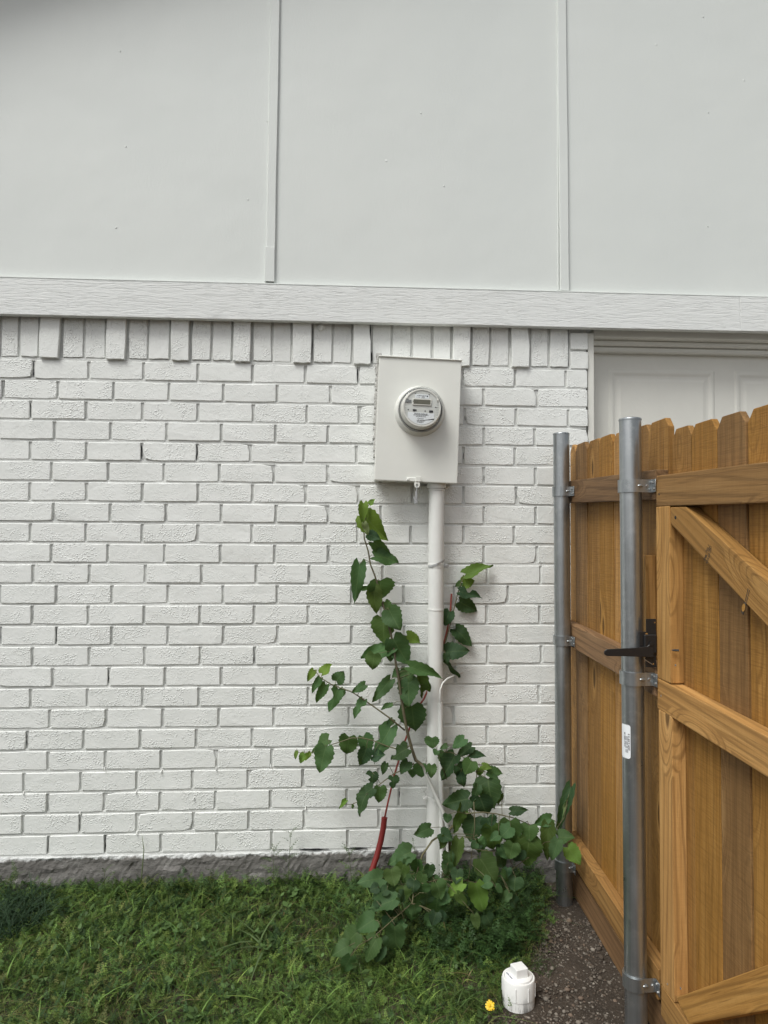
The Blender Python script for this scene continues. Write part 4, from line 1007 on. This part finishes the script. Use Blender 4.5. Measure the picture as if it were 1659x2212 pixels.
for _ in range(22):
    x_, y_ = rgf.uniform(840, 1260), rgf.uniform(540, 960); a_ = rgf.uniform(.2, 2.9); L_ = rgf.uniform(45, 95)
    B5.append((x_, y_, x_ + L_*math.cos(a_)*.8, y_ + L_*abs(math.sin(a_)), L_*rgf.uniform(.6, .9), rgf.choice('ddmmm')))
for _ in range(17):
    x_, y_ = rgf.uniform(470, 900), rgf.uniform(700, 1060); a_ = rgf.uniform(.2, 2.9); L_ = rgf.uniform(45, 85)
    C5.append((x_, y_, x_ + L_*math.cos(a_)*.8, y_ + L_*abs(math.sin(a_)), L_*rgf.uniform(.6, .9), rgf.choice('ddmm')))
stB0 = [onY(*z5(905, 840), -.16), onY(*z5(900, 700), -.19), onY(*z5(895, 580), -.2), onY(*z5(975, 490), -.21), onY(*z5(1030, 420), -.2), onY(*z5(1045, 340), -.19), onY(*z5(1046, 250), -.18)]
stB1 = ST(z5, [(985, 490), (1080, 482), (1160, 492), (1260, 516), (1340, 552), (1410, 590), (1490, 570), (1530, 510)], -.26)
stB2 = ST(z5, [(880, 300), (830, 152), (900, 150), (960, 172), (1020, 200), (1045, 250)], -.17)
stB3 = ST(z5, [(1030, 425), (1036, 560), (1022, 680), (1006, 820), (992, 885)], -.30)
stB4 = ST(z5, [(1040, 870), (1140, 850), (1240, 800), (1350, 720), (1420, 650)], -.3)
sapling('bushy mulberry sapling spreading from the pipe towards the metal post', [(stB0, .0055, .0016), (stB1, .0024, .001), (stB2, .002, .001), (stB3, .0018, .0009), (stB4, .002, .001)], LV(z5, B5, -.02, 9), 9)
stC0 = [onY(*z5(905, 880), -.2), onY(*z5(890, 580), -.24), onY(*z5(800, 640), -.26), onY(*z5(745, 720), -.29), onY(*z5(720, 800), -.33), onY(*z5(700, 900), -.38), onY(*z5(690, 985), -.42), onY(*z5(600, 1062), -.47), onY(*z5(510, 1142), -.52), onY(*z5(440, 1195), -.55)]
stC1 = ST(z5, [(850, 850), (740, 880), (620, 880), (530, 860)]); stC2 = ST(z5, [(690, 985), (640, 900), (600, 800)])
sapling('low sprawling mulberry branch with broad leaves lying over the weeds', [(stC0, .0042, .0012), (stC1, .002, .001), (stC2, .002, .001)], LV(z5, C5, -.02, 13), 13)

# ------------------------------------------------------------------ lawn
EDGE = [(.12, .80), (-.16, .755), (-.30, .70), (-.42, .655), (-.55, .575), (-.653, .490), (-.774, .425), (-1.2, .30), (-2.6, .1)]
def edge_x(y):
    ys = np.array([e[0] for e in EDGE])[::-1]; xs = np.array([e[1] for e in EDGE])[::-1]; return np.interp(y, ys, xs)
def vnoise(x, y, s, seed):
    r = np.random.default_rng(seed); a = r.uniform(0, 6.28, (6, 2)); k = r.normal(0, s, (6, 2)); out = 0
    for i in range(6): out = out + np.sin(k[i, 0]*x + k[i, 1]*y + a[i, 0])
    return out/6
def scatter(n, y0=-1.1, y1=-.012, x0=-1.6, soft=.03, fore=1.0):
    y = RNG.uniform(y0, y1, n); x = RNG.uniform(x0, .85, n)
    keep = x < edge_x(y) + RNG.normal(0, soft, n)
    return x[keep], y[keep]
def palette(n, x, y):
    base = np.array([(.100, .168, .038), (.068, .130, .033), (.140, .200, .045), (.046, .092, .032), (.158, .176, .055)])
    w = vnoise(x, y, 6, 5); idx = np.clip((RNG.uniform(-.3, 1.1, n)*4 + w*2.2).astype(int), 0, 4)
    c = base[idx]*RNG.uniform(.5, 1.55, (n, 1))*(1 + .28*vnoise(x, y, 14, 41))[:, None]; return c
def blades(x, y, h, w, lean, cols, seg=3):
    n = len(x); z = gz(x, y) - .004; az = RNG.uniform(0, 2*np.pi, n); la = RNG.uniform(0, 2*np.pi, n)
    V = np.zeros((n, 2*seg+1, 3)); t = np.arange(seg+1)/seg
    lx, ly = np.cos(la)*lean, np.sin(la)*lean; wx, wy = np.cos(az), np.sin(az)
    for i in range(seg+1):
        cx = x + lx*t[i]**2*h; cy = y + ly*t[i]**2*h; czz = z + h*(t[i] - .45*np.minimum(lean, 1.4)*t[i]**2)
        ww = w*(1-t[i]**1.5)*.5 + w*.02
        if i < seg:
            V[:, 2*i] = np.stack([cx-wx*ww, cy-wy*ww, czz], -1); V[:, 2*i+1] = np.stack([cx+wx*ww, cy+wy*ww, czz], -1)
        else: V[:, 2*seg] = np.stack([cx, cy, czz], -1)
    tr = []
    for i in range(seg-1): tr += [(2*i, 2*i+1, 2*i+3), (2*i, 2*i+3, 2*i+2)]
    tr.append((2*seg-2, 2*seg-1, 2*seg)); tr = np.array(tr); nv = 2*seg+1
    Tr = (tr[None] + (np.arange(n)*nv)[:, None, None]).reshape(-1, 3)
    V[:, :, 1] = np.minimum(V[:, :, 1], -.009)
    return V.reshape(-1, 3), Tr, np.repeat(cols, nv, 0)
def frond_template(seed):
    r = np.random.default_rng(seed); V = []; Fc = []
    def tri(a, b, c): k = len(V); V.extend([a, b, c]); Fc.append((k, k+1, k+2))
    n = 5
    for i in range(n):
        t = .22 + .74*i/(n-1); L = (.34*(1-t*.72))*r.uniform(.8, 1.2); zc = .35*t - .42*t*t
        for s in (-1, 1):
            an = math.radians(52 + r.uniform(-10, 10)); dx, dy = math.cos(an)*L, math.sin(an)*L*s
            P0 = np.array((t, 0, zc)); P1 = P0 + np.array((dx, dy, -.05*L)); nrm = np.array((-dy, dx, 0))/L
            for q, wl in ((.5, .36),):
                m = P0 + (P1-P0)*q; tri(P0 + (P1-P0)*(q-.25), m + nrm*wl*L + (P1-P0)*.2, P0 + (P1-P0)*(q+.1)); tri(P0 + (P1-P0)*(q-.25), m - nrm*wl*L + (P1-P0)*.2, P0 + (P1-P0)*(q+.1))
            tri(P0 - np.array((.02, 0, 0)), P1, P0 + np.array((.035, 0, 0)))
    tri((0, -.012, 0), (0, .012, 0), (.6, 0, .06)); tri((.5, -.02, .07), (1.08, 0, -.1), (.5, .02, .07))
    return np.array([np.array(v, float) for v in V]), np.array(Fc)
FT = [frond_template(s) for s in range(5)]
def fronds(x, y, z, size, cols, pitch=(.15, 1.1)):
    n = len(x); Vs, Ts, Cs = [], [], []; off = 0; pick = RNG.integers(0, len(FT), n)
    for k, (tv, tf) in enumerate(FT):
        ii = np.where(pick == k)[0]; m = len(ii)
        if not m: continue
        az = RNG.uniform(0, 2*np.pi, m); pi_ = RNG.uniform(pitch[0], pitch[1], m); ro = RNG.normal(0, .3, m)
        X = tv[None, :, 0]*size[ii, None]; Yy = tv[None, :, 1]*size[ii, None]; Z = tv[None, :, 2]*size[ii, None]
        Y2 = Yy*np.cos(ro)[:, None] - Z*np.sin(ro)[:, None]; Z2 = Yy*np.sin(ro)[:, None] + Z*np.cos(ro)[:, None]
        X3 = X*np.cos(pi_)[:, None] - Z2*np.sin(pi_)[:, None]; Z3 = X*np.sin(pi_)[:, None] + Z2*np.cos(pi_)[:, None]
        XX = X3*np.cos(az)[:, None] - Y2*np.sin(az)[:, None] + x[ii, None]; YY = X3*np.sin(az)[:, None] + Y2*np.cos(az)[:, None] + y[ii, None]
        P_ = np.stack([XX, np.minimum(YY, -.009), Z3 + z[ii, None]], -1).reshape(-1, 3)
        Vs.append(P_); Ts.append((tf[None] + (np.arange(m)*len(tv))[:, None, None]).reshape(-1, 3) + off); off += len(P_); Cs.append(np.repeat(cols[ii], len(tv), 0))
    return np.concatenate(Vs), np.concatenate(Ts), np.concatenate(Cs)
def merge(parts):
    off = 0; V, Tt, C = [], [], []
    for v, t_, c in parts: V.append(v); Tt.append(t_+off); C.append(c); off += len(v)
    return np.concatenate(V), np.concatenate(Tt), np.concatenate(C)
def tall(x, y):
    # taller growth along the wall and round the sapling
    return .78 + 1.5*np.exp(-((y+.03)/.07)**2)*np.clip(.25+.9*vnoise(x, 0*y, 9, 61), 0, 1.2) + 1.3*np.exp(-(((x-.42)/.26)**2 + ((y+.2)/.22)**2)) + .45*vnoise(x, y, 9, 21)
def thin(x, y, lo=.8):
    # bare and worn patches
    d = .62 + .75*vnoise(x, y, 8, 31) + .5*vnoise(x, y, 20, 33) - .45*np.exp(-(((x-.22)/.12)**2+((y+.62)/.12)**2)) - .4*np.exp(-(((x+.05)/.1)**2+((y+.3)/.06)**2))
    k = RNG.uniform(0, 1, len(x)) < np.clip(d, lo, 1); return x[k], y[k]
def straw(c, x, y, p):
    dry = RNG.uniform(0, 1, len(c)) < p*(.6 + 1.2*np.clip(vnoise(x, y, 6, 3), 0, 1)); c[dry] = np.array((.23, .185, .085))*RNG.uniform(.35, 1.1, (dry.sum(), 1)); return c
def lawn():
    parts = []
    x, y = thin(*scatter(95000)); n = len(x); th = np.maximum(tall(x, y), .55); c = straw(palette(n, x, y), x, y, .15)
    parts.append(blades(x, y, RNG.uniform(.014, .055, n)*th, RNG.uniform(.0012, .0030, n), RNG.uniform(.3, 1.9, n), c))
    x, y = thin(*scatter(3400)); n = len(x); c = straw(palette(n, x, y)*1.2, x, y, .14)
    parts.append(blades(x, y, RNG.uniform(.05, .12, n)*np.sqrt(np.maximum(tall(x, y), .35)), RNG.uniform(.0025, .0065, n), RNG.uniform(.5, 1.8, n), c, 5))
    x, y = thin(*scatter(9500), .62); n = len(x); k = RNG.integers(5, 9, n); X = np.repeat(x, k); Y = np.repeat(y, k); c = np.repeat(palette(n, x, y), k, 0)*RNG.uniform(.8, 1.25, (len(X), 1))
    th = np.maximum(tall(X, Y), .35); hz = RNG.uniform(0, .024, len(X))*th
    parts.append(fronds(X + RNG.normal(0, .007, len(X)), Y + RNG.normal(0, .007, len(X)), gz(X, Y)+hz, RNG.uniform(.018, .046, len(X))*np.sqrt(th), c))
    # broad-leaved rosettes
    x, y = scatter(420); n = len(x); r = RNG.integers(4, 9, n); X = np.repeat(x, r); Y = np.repeat(y, r); m = len(X); a = RNG.uniform(0, 6.28, m); L = np.repeat(RNG.uniform(.010, .026, n), r)*RNG.uniform(.7, 1.2, m); el = RNG.uniform(.1, .9, m)
    d = np.stack([np.cos(a)*np.cos(el), np.sin(a)*np.cos(el), np.sin(el)], -1); sd_ = np.stack([-np.sin(a), np.cos(a), 0*a], -1)*(L*RNG.uniform(.22, .42, m))[:, None]; p0 = np.stack([X, Y, gz(X, Y) + RNG.uniform(.008, .04, m)], -1)
    P_ = np.stack([p0, p0+d*L[:, None]*.35+sd_, p0+d*L[:, None]*.75+sd_*.75, p0+d*L[:, None], p0+d*L[:, None]*.75-sd_*.75, p0+d*L[:, None]*.35-sd_], 1)
    P_[..., 1] = np.minimum(P_[..., 1], -.009); tr = np.array([(0, 1, 5), (1, 2, 5), (2, 4, 5), (2, 3, 4)])
    parts.append((P_.reshape(-1, 3), (tr[None] + (np.arange(m)*6)[:, None, None]).reshape(-1, 3), np.repeat(np.array((.085, .145, .045))*RNG.uniform(.55, 1.4, (m, 1)), 6, 0)))
    # rank dark weeds round the foot of the sapling
    n = 420; x = RNG.normal(.50, .15, n); y = RNG.uniform(-.50, -.03, n); k = x < edge_x(y) - .02; x, y = x[k], y[k]; n = len(x); r = RNG.integers(6, 11, n); X = np.repeat(x, r); Y = np.repeat(y, r)
    c = np.array((.046, .096, .028))*RNG.uniform(.6, 1.35, (len(X), 1))
    parts.append(fronds(X + RNG.normal(0, .012, len(X)), Y + RNG.normal(0, .012, len(X)), gz(X, Y) + RNG.uniform(0, .09, len(X))*np.repeat(RNG.uniform(.3, 1, n), r), RNG.uniform(.03, .07, len(X)), c, (-.2, .9)))
    # ragged weeds leaning on the footing, in loose groups
    n = 620; x = RNG.uniform(-1.55, .75, n); k = vnoise(x, 0*x, 7, 71) + RNG.normal(0, .18, n) > .12; x = x[k]; n = len(x); y = RNG.uniform(-.11, -.025, n); r = RNG.integers(4, 9, n); X = np.repeat(x, r); Y = np.repeat(y, r)
    hz = RNG.uniform(.01, 1, len(X))*np.repeat(RNG.uniform(.02, .085, n), r); c = np.repeat(palette(n, x, y), r, 0)*RNG.uniform(.7, 1.1, (len(X), 1))
    parts.append(fronds(X + RNG.normal(0, .008, len(X)), Y + RNG.normal(0, .008, len(X)), gz(X, Y)+hz, RNG.uniform(.02, .05, len(X)), c, (.1, 1.1)))
    # creeping straws and dead stalks
    n = 500; x, y = scatter(n); n = len(x); c = np.array((.26, .21, .11))*RNG.uniform(.5, 1.1, (n, 1))
    parts.append(blades(x, y, RNG.uniform(.05, .10, n), RNG.uniform(.0010, .0018, n), RNG.uniform(1.4, 2.3, n), c, 4))
    o = link('lawn', np_mesh('lawn', *merge(parts)), GRASSM); tag(o, 'dark green weedy lawn along the foot of the white wall', 'grass', kind='stuff')
lawn()
# taller grass clump at the left edge
def clump(cx, cy, n, r, h, w, label, col, lean=(.5, 1.5)):
    a = RNG.uniform(0, 6.28, n); q = r*np.sqrt(RNG.uniform(0, 1, n)); x, y = cx+q*np.cos(a), np.minimum(cy+q*np.sin(a), -.02)
    c = np.array(col)*RNG.uniform(.6, 1.25, (n, 1))
    V, Tt, C = blades(x, y, RNG.uniform(.6, 1.1, n)*h, RNG.uniform(.7, 1.2, n)*w, RNG.uniform(lean[0], lean[1], n), c, 5)
    o = link('grass_clump', np_mesh('grass_clump', V, Tt, C), GRASSM); tag(o, label, 'grass', 'grass clumps in the lawn')
clump(-1.13, -.20, 420, .12, .15, .0045, 'tall bluish green grass clump at the left edge below the wall', (.035, .068, .032))
clump(-.24, -.42, 9, .03, .15, .010, 'few broad pale grass blades lying in the middle of the lawn', (.10, .15, .055), (1.0, 1.8))
clump(.36, -.70, 60, .05, .09, .005, 'small grass tuft beside the yellow flower', (.07, .115, .03))
clump(.64, -.55, 45, .04, .07, .002, 'thin sparse grass tuft growing in the gravel behind the cleanout', (.06, .09, .035))
# weeds with stems
def weed(px, py, Y, h, label, kind='feather', nl=9, seed=0):
    rg = np.random.default_rng(seed); g = float(gz(np.array(px), np.array(Y))); b = Vector((px, Y, g)); o = empty('weed', b, label, 'weed', 'weeds standing in the lawn')
    lx = rg.normal(0, .12); pts = [b + Vector((lx*h*(i/5)**1.5, -.02*h*(i/5), h*i/5)) for i in range(6)]
    link('stem', tube_me('stem', pts, [.0016*(1-.6*i/5) for i in range(6)], 5), WSTEM, o, smooth=True)
    t_ = rg.uniform(.25, 1.0, nl); x = np.array([pts[0].x + (pts[-1].x-pts[0].x)*q**1.5 for q in t_]); z = np.array([pts[0].z + h*q for q in t_]); y = np.full(nl, Y) - .02*h*t_
    col = np.array((.075, .12, .04))*rg.uniform(.7, 1.3, (nl, 1))
    if kind == 'feather': V, Tt, C = fronds(x, y, z, rg.uniform(.040, .065, nl)*(1.25-.6*t_), col, (.2, 1.0))
    else:
        V = []; Tt = []; C = []
        for i in range(nl):
            a = i*2.4; L = .035*(1.2-.4*t_[i]); d_ = np.array((math.cos(a), -abs(math.sin(a))*.6, .35)); d_ /= np.linalg.norm(d_); s = np.array((-d_[2], 0, d_[0]))*L*.2; p0 = np.array((x[i], y[i], z[i])); k = len(V)
            V += [p0, p0+d_*L*.5+s, p0+d_*L, p0+d_*L*.5-s]; Tt += [(k, k+1, k+2), (k, k+2, k+3)]; C += [col[i]*1.4]*4
        V, Tt, C = np.array(V), np.array(Tt), np.array(C)
    link('foliage', np_mesh('foliage', V, Tt, C), PLANTM, o)
WSTEM = plain('weed_stem', (.09, .12, .045), .6)
for i, (xd, Y_, h_, lab) in enumerate(((590, -.05, .17, 'feathery weed against the footing, left of two tall ones'), (622, -.055, .235, 'tallest feathery weed against the white bricks near the red sleeve'), (225, -.05, .10, 'small feathery weed against the footing below the dark joint'), (18, -.06, .12, 'feathery weed in the corner at the left edge of the wall'), (760, -.08, .16, 'feathery weed just left of the red sleeve'), (905, -.14, .22, 'wispy weed stalk growing in front of the white pipe'), (460, -.05, .09, 'low feathery weed against the middle of the footing'))):
    p = onY(xd, 1900, Y_); weed(p.x, 0, Y_, h_, lab, 'feather', 11 if h_ > .15 else 8, i)
pw = onZ(789, 2180, -.05); weed(pw.x, 0, pw.y, .135, 'upright weed with pale oval leaves in front of the sprawling branch', 'oval', 9, 40)
stx = onY(303, 1900, -.05); sw = empty('grass_stalk', (stx.x, -.05, -.02), 'single thin grass stalk leaning on the wall below a weep wick', 'grass stalk')
link('stem', tube_me('stem', [(stx.x, -.05, -.02), (stx.x+.004, -.04, .08), (stx.x+.005, -.025, .14), (stx.x-.006, -.012, .19)], [.0013, .0022, .0018, .0006], 5), WSTEM, sw, smooth=True)
# flower
fb = onZ(1052, 2212, -.05); fc = onY(1058, 2172, fb.y-.01)
fl = empty('yellow_flower', fb, 'small yellow daisy flower beside the white cleanout pipe', 'flower')
link('stem', tube_me('stem', [fb, fb.lerp(fc, .5)+Vector((-.002, .004, 0)), fc], .0011, 5), WSTEM, fl)
fn = (CAM-fc).normalized() + Vector((.05, 0, .25)); fq = fn.to_track_quat('Z', 'Y').to_matrix().to_4x4(); FMx = T(fc) @ fq
bm = bmesh.new(); bmesh.ops.create_uvsphere(bm, u_segments=12, v_segments=8, radius=.0045); bmesh.ops.scale(bm, vec=(1, 1, .5), verts=bm.verts); link('centre', from_bm('centre', bm), ORN, fl, FMx @ T(0, 0, .001), smooth=True)
for i in range(11):
    V = [(.003, -.0012, 0), (.003, .0012, 0), (.009, .0028, .0006), (.0148, .0026, -.0006), (.0138, 0, -.0002), (.0150, -.0024, -.0008), (.009, -.0028, .0006)]
    link('petal', pyd('petal', V, [(0, 6, 2, 1), (6, 4, 2), (6, 5, 4), (2, 4, 3)]), YEL, fl, FMx @ RZ(i*2*math.pi/11 + random.uniform(-.08, .08)) @ RY(random.uniform(-.15, .15)) @ Matrix.Scale(random.uniform(.85, 1.05), 4))
# ------------------------------------------------------------------ gravel
def gravel():
    ico = bmesh.new(); bmesh.ops.create_icosphere(ico, subdivisions=1, radius=1.0); tv = np.array([v.co[:] for v in ico.verts]); tf = np.array([[v.index for v in f.verts] for f in ico.faces]); ico.free()
    N = 30000; y = RNG.uniform(-1.6, .05, N); x = RNG.uniform(.3, .905, N); k = x > edge_x(y) + RNG.normal(0, .035, N) - .02
    k &= (np.hypot(x-.533, y+.676) > .055) & (np.hypot(x-.833, y+.15) > .034) & (np.hypot(x-.815, y+.84) > .034)
    k &= RNG.uniform(0, 1, N) < (.46 + .6*vnoise(x, y, 9, 8)) * np.where(y > -.25, .55, 1) ; x, y = x[k], y[k]; n = len(x)
    s = RNG.lognormal(math.log(.0021), .55, n).clip(.0010, .010)
    V = tv[None]*RNG.uniform(.72, 1.18, (n, len(tv), 1)); V = V*(s[:, None, None]*np.stack([RNG.uniform(.8, 1.4, n), RNG.uniform(.8, 1.3, n), RNG.uniform(.5, .85, n)], -1)[:, None, :])
    a = RNG.uniform(0, 6.28, n); ca, sa = np.cos(a)[:, None], np.sin(a)[:, None]
    X = V[..., 0]*ca - V[..., 1]*sa + x[:, None]; Y = V[..., 0]*sa + V[..., 1]*ca + y[:, None]; Z = V[..., 2] + (gz(x, y) + s*.25)[:, None]
    P_ = np.stack([X, Y, Z], -1).reshape(-1, 3); Tt = (tf[None] + (np.arange(n)*len(tv))[:, None, None]).reshape(-1, 3)
    base = np.array([(.115, .095, .076), (.155, .134, .11), (.078, .062, .048), (.21, .185, .155), (.14, .104, .078)]); c = base[RNG.choice(5, n, p=[.3, .25, .22, .1, .13])]*RNG.uniform(.7, 1.25, (n, 1))
    o = link('gravel', np_mesh('gravel', P_, Tt, np.repeat(c, len(tv), 0)), STONEM); tag(o, 'grey pebbles on dark soil between lawn and fence', 'gravel', kind='stuff')
gravel()
settle()
